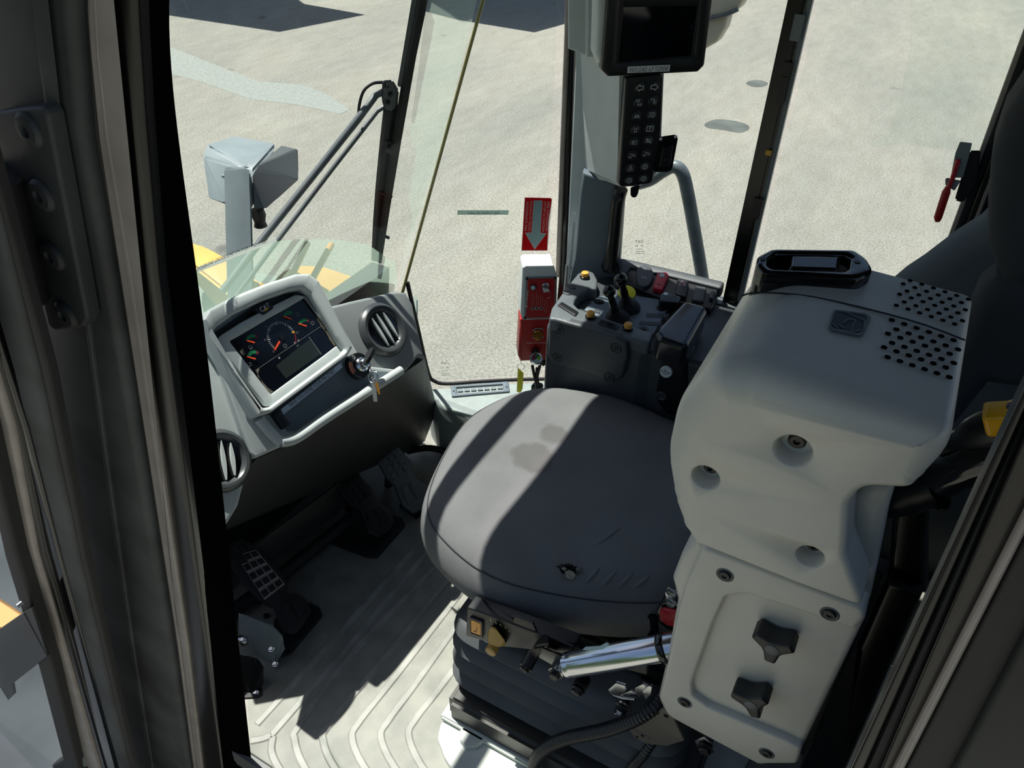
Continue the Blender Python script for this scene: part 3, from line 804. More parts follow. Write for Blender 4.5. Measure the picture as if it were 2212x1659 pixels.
multi('screen_lines', [line2(D2(552, 800), D2(700, 700), 0.0008), line2(D2(667, 728), D2(694, 766), 0.0016)], DP, GINK, di, SC_ + 0.0007)
# dirt clinging to the glass corners
for q in [[(664, 645), (672, 655), (690, 690), (704, 700), (700, 712), (712, 722), (728, 742), (722, 748), (712, 735), (705, 720), (694, 705), (686, 692), (678, 668)], [(517, 758), (524, 752), (530, 766), (524, 768)], [(552, 800), (560, 796), (556, 812), (566, 824), (578, 838), (590, 846), (586, 850), (574, 842)]]:
    flat('grime', pxpoly(q), DP, mat('grime', (110, 104, 90), 0.8, var=0.3, vscale=200), di, SC_ + 0.0007)
# gauges
ct = D2(608, 728)
ax_ = math.degrees(math.atan2(*(D2(592, 757) - ct)[::-1]))
a0, a1 = ax_, ax_ - 262
ticks = []
for k in range(31):
    a = math.radians(a0 + (a1 - a0) * k / 37.0)
    r0 = 0.027 if k % 6 == 0 else 0.029
    c_ = np.array([math.cos(a), math.sin(a)])
    ticks.append(line2(ct + c_ * r0, ct + c_ * 0.034, 0.0012 if k % 6 == 0 else 0.0007))
multi('tachometer_ticks', ticks, DP, WINK, di, SC_ + 0.0006)
flat('red_arc', arc2(ct, 0.0315, 0.0345, a0 + (a1 - a0) * 31 / 37.0, a1), DP, DRED, di, SC_ + 0.0006)
flat('yellow_arc', arc2(ct, 0.029, 0.0345, a0 + (a1 - a0) * 29.6 / 37.0, a0 + (a1 - a0) * 30.6 / 37.0, 4), DP, AMBER, di, SC_ + 0.0007)
cyl('hub', DP.at(*ct, SC_), DP.n, 0.006, 0.002, BLK, di, 20)
for i, s_ in enumerate(['0', '5', '10', '15', '20', '25', '30']):
    a = math.radians(a0 + (a1 - a0) * i / 6.0); p = ct + np.array([math.cos(a), math.sin(a)]) * 0.0395
    w_ = 0.0032 * len(s_)
    text('numeral', s_, DP.at(p[0] - w_ / 2, p[1], SC_ + .0004), DP.at(p[0] + w_ / 2, p[1], SC_ + .0004), DP.n, GINK, di, h=0.0042)
def needle(name, A, B, w=0.0028):
    p, q = D2(*A), D2(*B); t = (q - p) / np.linalg.norm(q - p); s_ = np.array([-t[1], t[0]])
    soft2(name, [p - s_ * w / 2, q - s_ * w * 0.7, q + s_ * w * 0.7, p + s_ * w / 2], DP, 0.001, NEEDLE, di, 0, SC_ + 0.003)
needle('needle', (592, 757), (603, 738), 0.0026)
for (cx, cy), tip, full in [((549, 741), (531, 736), 1), ((551, 776), (532, 771), 1), ((628, 690), (611, 684), 0), ((661, 705), (644, 700), 1)]:
    c_ = D2(cx, cy); v_ = D2(*tip) - c_; aa = math.degrees(math.atan2(v_[1], v_[0]))
    flat('green_arc', arc2(c_, 0.0115, 0.0185, aa, aa - 92), DP, GREEN, di, SC_ + 0.0005)
    if full: flat('red_arc', arc2(c_, 0.0115, 0.0185, aa - 94, aa - 112, 4), DP, DRED, di, SC_ + 0.0005)
    needle('needle', tip, (cx, cy), 0.0022)
for cx, cy in [(540, 750), (538, 787), (642, 678), (674, 698), (615, 747)]:
    c_ = D2(cx, cy)
    multi('gauge_symbol', [arc2(c_, 0.0028, 0.0036, 0, 300, 14), line2(c_ + [-0.004, -0.004], c_ + [0.004, -0.004], .0007), line2(c_ + [0.0045, -0.003], c_ + [0.0045, 0.003], .0008)], DP, GINK, di, SC_ + 0.0006)
for (cx, cy) in [(603, 773), (637, 741), (645, 736)]:
    c_ = D2(cx, cy); multi('telltale_mark', [arc2(c_, 0.0012, 0.002, 0, 330, 10)], DP, WINK, di, SC_ + 0.0006)
# badge on the bezel
BO = 0.0145
lo_ = soft('badge', [(548, 670), (583, 652), (591, 663), (588, 668), (570, 680), (564, 679)], DP, 0.003, BLK, di, 0, BO + 0.0015)
text('badge_lettering', 'CAT', DP.px(562, 670, BO + .0015), DP.px(582, 658, BO + .0015), DP.n, WINK, di, h=0.0105, shear=0.1)
flat('badge_triangle', [DP.uv(569, 674, BO), DP.uv(579, 668, BO), DP.uv(575, 665, BO)], DP, AMBER, di, BO + 0.0022)
# tray below the display
TO = 0.002
soft('tray_panel', [(600, 895), (745, 782), (765, 800), (842, 803), (700, 888), (640, 932), (622, 932)], DP, 0.016, SLATE, da, 0.002, TO - 0.012)
band_pts = [DP.px(*q, 0.004) for q in [(606, 955), (640, 947), (700, 906), (780, 855), (866, 800)]]
tube('rim', band_pts, 0.011, GREY, da, 12, curve=5)
tube('rim', [DP.px(*q, 0.002) for q in [(560, 905), (585, 935), (606, 956)]], 0.011, GREY, da, 12, curve=4)
soft('switch_blank', [(590, 896), (606, 886), (630, 916), (613, 928)], DP, 0.012, BLK, da, 0.003, 0.004, rad=0.004)
lb = thing('label_strip', 'white label strip asking about the pre-start on the dashboard tray', 'label', DP.px(672, 840, 0))
ls = soft('strip', [(607, 884), (736, 783), (741, 793), (612, 896)], DP, 0.0006, mat('label_blue_white', (186, 202, 222), 0.5), lb, 0, -0.006)
text('lettering', 'HAVE YOU DONE YOUR PRE-START', DP.px(625, 876, -.006), DP.px(723, 799, -.006), DP.n, INK, lb, h=0.0085)
# ignition switch
IG = DP.px(775, 790, 0.0)
ig = lathe('ignition_plate', IG - DP.n * 0.016, DP.n, [(0.030, 0), (0.030, 0.020), (0.028, 0.022), (0, 0.022)], BLK, da, 32)
c_ = DP.uv(775, 790, 0.0068)
flat('ignition_mark', arc2(c_, 0.016, 0.027, 128, 196, 10), DP, mat('copper_print', (176, 104, 80), 0.5), ig, 0.0072)
flat('ignition_mark', arc2(c_ + [0.001, 0.022], 0.0028, 0.0038, 0, 350, 14), DP, WINK, ig, 0.0072)
lathe('lock_barrel', IG + DP.n * 0.006, DP.n, [(0.0165, 0), (0.0165, 0.008), (0.013, 0.011), (0.011, 0.011), (0.011, 0.022), (0.009, 0.024), (0, 0.024)], CHROME, ig, 28)
# keys hanging from the lock
ky = thing('key_ring', 'ignition key with steel rings, brass key and white tag hanging from the dashboard lock', 'keys', IG + DP.n * 0.03 + np.array([0, 0, -0.1]))
K0 = IG + DP.n * 0.030
kv = DP.u * 0.8 + DP.v * 0.35; kv /= np.linalg.norm(kv)
kpl = PL(K0, DP.n, kv)
soft2('key_head', [(-0.008, -0.006), (0.004, -0.010), (0.030, -0.011), (0.040, 0.0), (0.036, 0.012), (0.010, 0.012), (-0.004, 0.007)], PL(K0, kv, DP.n), 0.009, BLK, ky, 0.002, 0.004, rad=0.004)
tK = float((K0 - CAM) @ FW) - 0.03
ringtube('split_ring', dep(803, 808, tK), RT + 0.3 * UP, 0.013, 0.0012, STEEL, ky)
ringtube('split_ring', dep(809, 812, tK), RT * 0.6 + FW * 0.5, 0.012, 0.0012, STEEL, ky)
ringtube('split_ring', dep(806, 815, tK), FW + 0.4 * RT, 0.0125, 0.0014, STEEL, ky)
vdn = np.array([0, 0, -1.0])
tg0 = dep(806, 824, tK)
hull('tag', [tg0 + RT * a + vdn * b + FW * c for a in (-.0045, .0045) for b in (0.004, 0.058) for c in (-.0015, .0015)] + [tg0 + vdn * 0.0 + RT * .001], WHITE, ky, 0.001)
kb = dep(813, 826, tK)
hull('brass_key', [kb + RT * (a + 0.10 * b) + vdn * b + FW * c for a, b in ((-.004, 0), (.004, 0), (-.0025, .034), (.0025, .034)) for c in (-.001, .001)], BRASS, ky, 0.0006)
# wings and vents
WP = PL(DP.at(0.364, -0.012, -0.02), DP.u + 0.02 * DP.n, DP.v)
soft('right_wing', [(690, 668), (760, 650), (855, 629), (878, 631), (892, 656), (918, 772), (905, 770), (880, 800), (795, 800), (740, 745)], WP, 0.07, mat('wing_grey_plastic', (136, 141, 141), .42, var=.05, bump=.25, bscale=900), da, 0.008, 0.0)
soft('left_wing', [(412, 690), (440, 700), (546, 975), (516, 1092), (492, 1132), (452, 1120), (400, 800)], PL(DP.at(-0.1, -0.04, -0.03), DP.u, DP.v), 0.06, GREY, da, 0.008, 0.0)
def vent(c, pl, R, ang, part):
    P = pl.px(*c, 0.004)
    v = lathe(part, P - pl.n * 0.004, pl.n, [(R * 1.06, -0.004), (R * 1.06, 0.004), (R * 1.0, 0.010), (R * 0.90, 0.015), (R * 0.80, 0.014), (R * 0.70, 0.008), (R * 0.68, 0.0045), (0.0, 0.0045)], mat('vent_dark', (62, 65, 67), .3), da, 40)
    o2 = pl.uv(*c, 0.0055)
    flat('opening', [(o2[0] + R * .68 * math.cos(t), o2[1] + R * .68 * math.sin(t)) for t in np.linspace(0, 2 * math.pi, 30, endpoint=False)], pl, GLOSS, v, 0.0057)
    dirv = np.array([math.cos(ang), math.sin(ang)]); sd = np.array([-dirv[1], dirv[0]])
    for s_ in (-0.36, -0.05, 0.24):
        L = R * math.sqrt(max(0.05, .66 ** 2 - s_ ** 2)) * 0.98
        m0 = o2 + sd * (s_ * R)
        p = [m0 + dirv * (L * t) + sd * (0.0035 * math.sin(math.pi * (t + 1) / 2) + 0.001) for t in np.linspace(-1, 1, 9)]
        q = [m0 + dirv * (L * t) - sd * 0.0035 * math.sin(math.pi * (t + 1) / 2) for t in np.linspace(1, -1, 9)]
        soft2('vane', p + q, pl, 0.006, GREY, v, 0, 0.013)
    return v
vent((828, 712), WP, 0.064, math.radians(88), 'vent')
vent((478, 995), PL(DP.at(-0.15, -0.04, -0.03), DP.u, DP.v), 0.06, math.radians(60), 'vent')
# lower skirt in shadow
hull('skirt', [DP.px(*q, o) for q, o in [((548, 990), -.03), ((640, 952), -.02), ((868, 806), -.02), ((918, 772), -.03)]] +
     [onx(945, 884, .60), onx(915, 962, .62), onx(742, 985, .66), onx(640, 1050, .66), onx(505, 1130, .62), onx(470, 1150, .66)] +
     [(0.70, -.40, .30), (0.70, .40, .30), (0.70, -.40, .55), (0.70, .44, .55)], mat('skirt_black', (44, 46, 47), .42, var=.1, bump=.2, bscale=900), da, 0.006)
# ================================================================== pedals
def quadmap(q, s, t):
    q = np.array(q, float)
    return (1 - s) * (1 - t) * q[0] + s * (1 - t) * q[1] + s * t * q[2] + (1 - s) * t * q[3]
def pedal(name, label, H, T, outline, main, heel, pad_m, rub_m, rows, plate, bolts, worn=False):
    H, T = np.array(H), np.array(T)
    v = T - H
    pl = PL(H, np.cross(v, (0, 0, 1)), v)
    th = thing(name, label, 'pedal', (H[0] + .05, H[1], 0.006))
    soft('mount_plate', plate, ZP(0.012), 0.006, RUB, th, 0.002, rad=0.01)
    soft('pad', outline, pl, 0.016, pad_m, th, 0.004, 0.0, curve=False)
    for r in range(rows):
        for c in range(3):
            if worn and r >= 1 and not (r == 1 and c == 0):
                p = [quadmap(main, a, b) for a, b in ((c / 3 + .005, r / rows), ((c + 1) / 3 - .005, r / rows), ((c + 1) / 3 - .005, (r + 1) / rows - .005), (c / 3 + .005, (r + 1) / rows - .005))]
                soft('worn_edge', [tuple(k) for k in p], pl, 0.003, WORN, th, 0.0005, 0.0015)
            s0, s1 = c / 3 + .03, (c + 1) / 3 - .03
            t0, t1 = r / rows + .02, (r + 1) / rows - .035
            p = [quadmap(main, a, b) for a, b in ((s0, t0), (s1, t0), (s1, t1), (s0, t1))]
            soft('tread_block', [tuple(k) for k in p], pl, 0.005, rub_m, th, 0.0015, 0.004)
    for c in range(2):
        s0, s1 = c / 2 + .06, (c + 1) / 2 - .06
        p = [quadmap(heel, a, b) for a, b in ((s0, .08), (s1, .08), (s1, .9), (s0, .9))]
        soft('heel_tread', [tuple(k) for k in p], pl, 0.006, rub_m, th, 0.002, 0.004)
    mid = pl.px(*quadmap(main, .5, .5), -0.016)
    foot = np.array([mid[0], mid[1], 0.012])
    tube('lever_arm', [mid, foot + np.array([0.0, 0.02, 0])], 0.012, RUB, th)
    for b in bolts: screw(onz(*b, 0.012), (0, 0, 1), 0.006, BOLT, th)
    return th
pedal('brake_pedal', 'left pedal with worn bright metal showing between black rubber treads', (.478, .307, .035), (.718, .257, .175),
      [(494, 1175), (518, 1162), (545, 1175), (587, 1215), (608, 1236), (625, 1269), (621, 1280), (641, 1280), (663, 1294), (673, 1320), (652, 1356), (637, 1370), (616, 1367), (599, 1330), (594, 1312), (558, 1294), (500, 1225)],
      [(497, 1180), (540, 1172), (616, 1262), (572, 1296)], [(604, 1302), (640, 1284), (668, 1318), (622, 1362)], RUB, RUB, 6,
      [(590, 1340), (640, 1290), (690, 1310), (697, 1328), (628, 1410), (600, 1420)], [(684, 1327), (632, 1400), (575, 1330)], True)
pedal('brake_pedal', 'middle pedal in the footwell shade, worn along its right edge', (.483, -.051, .04), (.730, -.111, .18),
      [(697, 998), (706, 981), (733, 970), (749, 985), (785, 1034), (802, 1052), (813, 1077), (825, 1088), (847, 1102), (854, 1126), (840, 1146), (818, 1160), (796, 1150), (789, 1131), (778, 1102), (760, 1093), (735, 1063), (713, 1034)],
      [(702, 996), (738, 976), (806, 1070), (768, 1094)], [(788, 1106), (822, 1092), (848, 1122), (806, 1152)], mat('part_worn_rubber', (26, 26, 27), 0.5, rgb2=(120, 118, 114), lo=0.6, hi=0.66, vscale=14), RUB, 6,
      [(700, 1168), (770, 1090), (868, 1118), (876, 1134), (815, 1203), (792, 1202)], [(768, 1120), (863, 1133), (808, 1192), (780, 1156)])
pedal('accelerator_pedal', 'right pedal with unworn dark rubber pad beside the seat', (.471, -.156, .04), (.688, -.248, .19),
      [(787, 947), (800, 931), (825, 923), (840, 932), (861, 965), (887, 994), (892, 1019), (901, 1034), (923, 1048), (925, 1070), (912, 1099), (894, 1108), (872, 1092), (861, 1070), (854, 1048), (838, 1034), (818, 998)],
      [(793, 946), (832, 930), (889, 1014), (850, 1040)], [(862, 1050), (898, 1036), (920, 1066), (882, 1098)], DGREY, DGREY, 6,
      [(860, 1090), (905, 1060), (950, 1080), (900, 1120)], [(930, 1080)])
sb = thing('pedal_sensor', 'grey and black sensor housings bolted beside the left pedal', 'sensor', (.5, .42, 0.006))
hull('cover', [onz(*q) for q in [(512, 1318, .10), (590, 1348, .12), (612, 1372, .10), (620, 1400, .05), (596, 1440, .012), (556, 1412, .012), (512, 1370, .05)]], CANG, sb, 0.005)
hull('connector_block', [onz(*q) for q in [(505, 1405, .07), (558, 1420, .08), (574, 1440, .06), (572, 1480, .012), (552, 1500, .012), (500, 1490, .012)]], BLK, sb, 0.005)
soft('foot_plate', [(505, 1490), (565, 1483), (566, 1500), (555, 1506), (505, 1508)], ZP(0.011), 0.005, RUB, sb, 0.001)
for q in [(586, 1402, .075), (594, 1434, .02), (524, 1382, .08), (552, 1496, .011)]:
    screw(onz(*q), (0, 0.3, 1), 0.0055, STEEL, sb)
ball('ball_joint', onz(524, 1384, .07), 0.014, STEEL, sb)
fm2 = tag(tube('steering_hose', [onz(880, 975, .03), onz(930, 968, .05), onz(985, 985, .04), onz(1010, 1010, .03)], 0.010, RUB, curve=5), 'black hose curving behind the right pedal', 'hose')

# ================================================================== operator seat
st = thing('operator_seat', 'charcoal cloth suspension seat with torn cushion edge and black bellows', 'seat', (-0.1, -0.05, 0.018))
CU = np.array([(.208, .180), (.262, .062), (.292, -.10), (.272, -.20), (.225, -.285), (.148, -.345), (.008, -.385), (-.126, -.375), (-.30, -.345), (-.37, -.22), (-.385, -.08), (-.375, .04), (-.335, .125), (-.25, .185), (-.12, .238), (.0, .262), (.12, .236)])
if area2(CU) < 0: CU = CU[::-1]
CU = smooth_closed(CU, 5)
prof = [(0.035, .362), (.012, .375), (.002, .395), (0, .42), (.003, .445), (.012, .468), (.028, .487), (.050, .500)]
rings = []
for ins, z in prof:
    q = inset(CU, ins) if ins else CU
    rings.append([(a, b, z - 0.02 * max(0, -a) ) for a, b in q])
ctr = CU.mean(0)
for f, z in ((.90, .5065), (.78, .509), (0.6, .507), (0.3, .503)):
    q = ctr + (inset(CU, .05) - ctr) * f
    rings.append([(a, b, z - 0.02 * max(0, -a)) for a, b in q])
cush = rings_mesh('cushion', rings, FABRIC, st, sharp=80)
def stained_fabric():
    """the cushion cloth with a brownish stain near its front"""
    m = FABRIC.copy(); m.name = 'stained_seat_fabric'
    t = m.node_tree; b = t.nodes['Principled BSDF']
    c = onz(1150, 985, .508) - np.array(BASE[st.name]); c2 = onz(1195, 935, .508) - np.array(BASE[st.name])
    tc = t.nodes.new('ShaderNodeTexCoord'); nz = t.nodes.new('ShaderNodeTexNoise'); nz.inputs['Scale'].default_value = 30
    t.links.new(tc.outputs['Object'], nz.inputs['Vector'])
    fac = None
    for cc, r in ((c, .055), (c2, .04)):
        d = t.nodes.new('ShaderNodeVectorMath'); d.operation = 'DISTANCE'; d.inputs[1].default_value = tuple(map(float, cc))
        t.links.new(tc.outputs['Object'], d.inputs[0])
        a = t.nodes.new('ShaderNodeMath'); a.operation = 'MULTIPLY_ADD'; a.inputs[1].default_value = .03
        t.links.new(nz.outputs['Fac'], a.inputs[0]); t.links.new(d.outputs['Value'], a.inputs[2])
        mr_ = t.nodes.new('ShaderNodeMapRange'); mr_.inputs['From Min'].default_value = r; mr_.inputs['From Max'].default_value = r + .012
        mr_.inputs['To Min'].default_value = .38; mr_.inputs['To Max'].default_value = 0
        t.links.new(a.outputs[0], mr_.inputs['Value'])
        if fac is None: fac = mr_.outputs[0]
        else:
            mxx = t.nodes.new('ShaderNodeMath'); mxx.operation = 'MAXIMUM'; t.links.new(fac, mxx.inputs[0]); t.links.new(mr_.outputs[0], mxx.inputs[1]); fac = mxx.outputs[0]
    mx = t.nodes.new('ShaderNodeMixRGB'); old = b.inputs['Base Color'].links[0].from_socket
    t.links.new(fac, mx.inputs[0]); t.links.new(old, mx.inputs[1]); mx.inputs[2].default_value = lin((62, 54, 52))
    t.links.new(mx.outputs[0], b.inputs['Base Color'])
    return m
cush.data.materials[0] = stained_fabric()
sm_i = inset(CU, .0175)
seam = [(a, b, .4755 - 0.02 * max(0, -a)) for a, b in sm_i]
tube('seam', seam, 0.0016, mat('seam_thread', (52, 54, 58), 0.9), st, 6, closed=True)
# torn patch near the left rear edge, laid on the cloth
_b = Vector(BASE[st.name])
BV = BVHTree.FromPolygons([v.co + _b for v in cush.data.vertices], [tuple(f.vertices) for f in cush.data.polygons])
def on_seat(px, py, lift=0.0):
    h, nn_, _, _ = BV.ray_cast(Vector(CAM), Vector(ray(px, py)).normalized())
    return np.array(h) + np.array(nn_) * lift if h else onz(px, py, .49)
def seat_patch(name, pts, lift, m, parent):
    P = [on_seat(*q, lift) for q in pts]; n_ = len(P); c = on_seat(sum(q[0] for q in pts) / n_, sum(q[1] for q in pts) / n_, lift)
    Q = [on_seat(*q, lift - .003) for q in pts]
    return mesh(name, P + Q + [c], [(i, (i + 1) % n_, 2 * n_) for i in range(n_)] + [(i, i + n_, (i + 1) % n_ + n_, (i + 1) % n_) for i in range(n_)], m, parent)
tr = seat_patch('tear', [(1202, 1224), (1210, 1219), (1219, 1221), (1226, 1217), (1236, 1221), (1246, 1226), (1252, 1233), (1250, 1240), (1240, 1243), (1237, 1249), (1228, 1246), (1220, 1240), (1213, 1238), (1209, 1230)], .0012, mat('torn_dark', (16, 18, 20), 0.95, spec=.1), st)
seat_patch('foam', [(1220, 1236), (1228, 1232), (1238, 1236), (1244, 1242), (1240, 1250), (1232, 1253), (1224, 1248)], .0024, mat('foam', (150, 142, 126), 0.95, var=0.3, vscale=300), tr)
seat_patch('foam', [(1212, 1228), (1219, 1225), (1224, 1230), (1218, 1234)], .0022, mat('foam', (150, 142, 126), 0.95, var=0.3, vscale=300), tr)
rt_ = random.Random(5)
for k in range(26):
    a_ = rt_.uniform(0, 6.28); cx_, cy_ = 1226 + 22 * math.cos(a_), 1234 + 14 * math.sin(a_); d_ = rt_.uniform(-.5, .5) + a_
    L_ = rt_.uniform(5, 13); e_ = (cx_ + L_ * math.cos(d_), cy_ + L_ * .6 * math.sin(d_))
    tube('loose_thread', [on_seat(cx_ - 3 * math.cos(a_), cy_ - 2 * math.sin(a_), .002), on_seat((cx_ + e_[0]) / 2, (cy_ + e_[1]) / 2, .004), on_seat(*e_, .001)], .0005, mat('thread', (120, 118, 112), 0.9), tr, 5, curve=3)
for k, (A2, B2) in enumerate([((1262, 1262), (1300, 1216)), ((1296, 1268), (1336, 1226)), ((1330, 1272), (1372, 1232)), ((1364, 1272), (1410, 1236)), ((1280, 1180), (1350, 1130))]):
    pts = [on_seat(A2[0] + (B2[0] - A2[0]) * t, A2[1] + (B2[1] - A2[1]) * t + 3 * math.sin(3 * t), -.0022) for t in np.linspace(0, 1, 9)]
    tube('wrinkle', pts, [.001, .003, .0042, .005, .005, .0045, .004, .003, .001], FABRIC, st, 10)
# backrest: right bolster, centre and the raised upper bolster
soft('backrest', [(1900, 650), (1945, 612), (1985, 586), (2060, 530), (2112, 498), (2172, 440), (2230, 405), (2330, 420), (2360, 800), (2300, 980), (2020, 1000), (1950, 860)], YP(-0.30), 0.10, FABRIC3, st, 0.04, segs=5, backr=True)
soft('backrest_bolster', [(2112, 640), (2150, 610), (2240, 600), (2360, 640), (2360, 830), (2200, 850), (2135, 840), (2070, 920), (2010, 985), (1960, 960)], YP(-0.12), 0.10, FABRIC2, st, 0.03, segs=5, backr=True)
soft('headrest', [(2300, 60), (2255, 140), (2212, 200), (2166, 269), (2139, 352), (2131, 440), (2129, 540), (2146, 595), (2176, 634), (2250, 660), (2380, 640), (2420, 400), (2420, 60)], YP(-0.11), 0.18, FABRIC2, st, 0.045, segs=6, backr=True)
# suspension
def rrect(x0, x1, y0, y1, r): return fillet([(x0, y0), (x1, y0), (x1, y1), (x0, y1)], r, 6)
bl = []
BZ = [(.100, .000), (.112, .010), (.128, .022), (.140, .010), (.152, -.004), (.165, .008), (.182, .020), (.196, .010), (.207, -.004), (.220, .008), (.236, .018), (.250, .008), (.260, -.006), (.272, .006), (.288, .014), (.300, .004), (.312, -.010)]
rr = rrect(-.40, .075, -.30, .272, .05)
if area2(rr) < 0: rr = rr[::-1]
for z, e in BZ: bl.append([(a, b, z) for a, b in inset(rr, -e)])
rings_mesh('bellows', bl, mat('bellows_rubber', (80, 83, 84), 0.5, var=0.1, vscale=12), st, sharp=50)
box('base_frame', (-.46, -.31, .019), (.070, .318, .098), mat('base_black_paint', (60, 58, 54), 0.4, var=0.15, vscale=8), st, 0.012, 3)
box('base_skirt', (-.46, -.315, .0185), (.082, .328, .034), PLATE, st, 0.004)
box('upper_frame', (-.42, -.30, .312), (.07, .20, .365), BLK, st, 0.01)
hull('cushion_pan', [(.16, -.28, .352), (.16, .17, .352), (-.34, -.28, .352), (-.34, .14, .352), (.2, -.26, .372), (.2, .17, .372), (-.34, -.28, .372), (-.34, .16, .372)], BLK, st, 0.006)
CPL = YP(0.298)
cpn = soft('control_panel', [(1008, 1312), (1060, 1330), (1240, 1398), (1236, 1422), (1180, 1396), (1150, 1404), (1088, 1398), (1006, 1374)], CPL, 0.03, BLK, st, 0.003, rad=0.004)
frame('switch_frame', [(1013, 1335), (1042, 1345), (1042, 1380), (1013, 1370)], [(1017, 1340), (1038, 1347), (1038, 1375), (1017, 1367)], CPL, 0.006, GLOSS, cpn, off=0.005, r=0.001, ro=0.002, ri=0.002)
soft('rocker_switch', [(1017, 1341), (1038, 1348), (1038, 1374), (1017, 1366)], CPL, 0.01, ORANGE, cpn, 0.002, 0.006)
CU2 = lambda x, y: CPL.uv(x, y, 0.0062)
multi('switch_symbol', [line2(CU2(1030, 1356), CU2(1029, 1364), .001), line2(CU2(1022, 1363), CU2(1030, 1366), .001)], CPL, INK, cpn, 0.0066)
KP = CPL.px(1066, 1392, 0.0)
hull('dial_knob', [CPL.px(*q, o) for q, o in [((1058, 1355), .012), ((1068, 1352), .012), ((1092, 1384), .012), ((1094, 1396), .0), ((1053, 1368), .0), ((1054, 1394), .02), ((1078, 1398), .02), ((1088, 1392), .014), ((1058, 1358), .0)]], TAN, cpn, 0.002)
cyl('dial_cap', CPL.px(1067, 1397, 0.012), (0, 1, 0), 0.0115, 0.014, TAN, cpn, 24, 0.002)
for (x, y, l) in [(1056, 1344, 7), (1067, 1350, 6), (1077, 1355, 4), (1088, 1361, 3), (1096, 1368, 2)]:
    multi('scale_tick', [line2(CU2(x, y - l / 2), CU2(x + 2, y + l / 2), .0018)], CPL, mat('cream_print', (232, 214, 160), .5), cpn, 0.0008)
# slide rail, brackets and bolts on the left flank
hull('slide_rail', [CPL.px(*q, o) for q in [(1100, 1352), (1400, 1430), (1400, 1458), (1110, 1385)] for o in (-.03, -.005)], BLK, st, 0.003)
soft('rail_plate', [(1107, 1330), (1150, 1346), (1158, 1362), (1152, 1372), (1107, 1346)], CPL, 0.004, BOLT, st, 0.001, -0.002)
soft('rail_plate', [(1200, 1384), (1255, 1404), (1262, 1412), (1240, 1412), (1206, 1398)], CPL, 0.004, BOLT, st, 0.001, -0.002)
hull('belt_anchor', [YP(.16).px(*q, o) for q in [(1310, 1340), (1345, 1328), (1420, 1326), (1425, 1385), (1360, 1400), (1312, 1380)] for o in (0, -.02)], GLOSS, st, 0.004)
screw(YP(.16).px(1362, 1362, 0), (0, 1, 0), 0.0125, BOLT, st)
hull('clevis', [CPL.px(*q, o) for q, o in [((1168, 1372), .0), ((1186, 1364), .0), ((1190, 1392), .03), ((1146, 1440), .035), ((1130, 1428), .035), ((1150, 1398), .03)]], BLK, st, 0.004)
hull('clevis_arm', [CPL.px(*q, o) for q, o in [((1152, 1402), .03), ((1165, 1394), .03), ((1228, 1420), .025), ((1235, 1440), .025), ((1215, 1450), .02), ((1150, 1414), .02), ((1180, 1400), -.01)]], BLK, st, 0.004)
tube('pivot_sleeve', [CPL.px(1152, 1410, 0.02), CPL.px(1136, 1441, 0.046)], 0.0125, BLK, st, 14)
screw(CPL.px(1136, 1441, 0.046), (0.1, .85, -.3), 0.009, BOLT, st)
tube('pivot_sleeve', [CPL.px(1262, 1468, 0.0), CPL.px(1249, 1488, 0.03)], 0.0125, BLK, st, 14)
screw(CPL.px(1249, 1490, 0.03), (0.1, .85, -.3), 0.010, BOLT, st)
tube('release_rod', [CPL.px(1042, 1292, -.03), CPL.px(1062, 1306, -.01), CPL.px(1108, 1338, 0)], .0022, BLK, st, 8)
# buckle and its bolt
bk = thing('belt_buckle', 'black seat belt buckle with red release button tucked behind the armrest', 'buckle', YP(.16).px(1430, 1380, 0))
soft('shell', [(1416, 1322), (1426, 1304), (1452, 1298), (1500, 1330), (1490, 1375), (1440, 1362), (1420, 1345)], YP(.19), 0.03, GLOSS, bk, 0.006, rad=0.008)
soft('release_button', [(1424, 1322), (1432, 1317), (1480, 1326), (1476, 1360), (1440, 1352), (1424, 1340)], YP(.19), 0.01, REDP, bk, 0.003, 0.006, rad=0.004)
bb = thing('anchor_bolt', 'bright zinc bolt and nut above the red buckle', 'bolt', YP(.2).px(1450, 1300, 0))
for q, o in [((1452, 1278), 0.0), ((1450, 1300), 0.01)]:
    screw(YP(.2).px(*q, o), (0.2, .9, -.2), 0.0085, STEEL, bb)
cyl('washer', YP(.2).px(1453, 1286, -0.004), (0.2, .9, .2), 0.012, 0.003, STEEL, bb)

# tilt strut of the armrest
A_ = YP(0.325).px(1222, 1438, 0); B_ = YP(0.265).px(1445, 1398, 0)
sr = thing('tilt_strut', 'polished chrome strut between seat frame and tilted armrest', 'strut', A_)
d_ = (B_ - A_) / np.linalg.norm(B_ - A_)
lathe('cylinder', A_, d_, [(0.016, -0.004), (0.0215, 0.0), (0.0225, 0.004), (0.0215, 0.0085), (0.0225, 0.011), (0.0225, 0.30 - 0.1), (0.02, 0.205)], CHROME, sr, 32)
soft('tape', [(1258, 1404), (1264, 1398), (1296, 1396), (1310, 1388), (1316, 1392), (1304, 1402), (1280, 1406)], PL(YP(.30).px(1285, 1400, .012), (-1, 0, 0), (0, -.5, 1)), .002, PALEB, sr, 0, 0)
lathe('end_eye', A_ - d_ * 0.012 + np.array([0, .0, -.002]), (0.0, 1, 0.0), [(0.014, -.014), (0.014, .014), (0.010, .017), (0, .017)], STEEL, sr, 20)
screw(A_ - d_ * 0.012 + np.array([0, .016, 0]), (0, 1, 0), 0.0095, BOLT, sr)
lathe('collar', A_ + d_ * 0.172, d_, [(0.0235, 0), (0.0255, .003), (.0255, .01), (.0235, .013)], GLOSS, sr, 28)

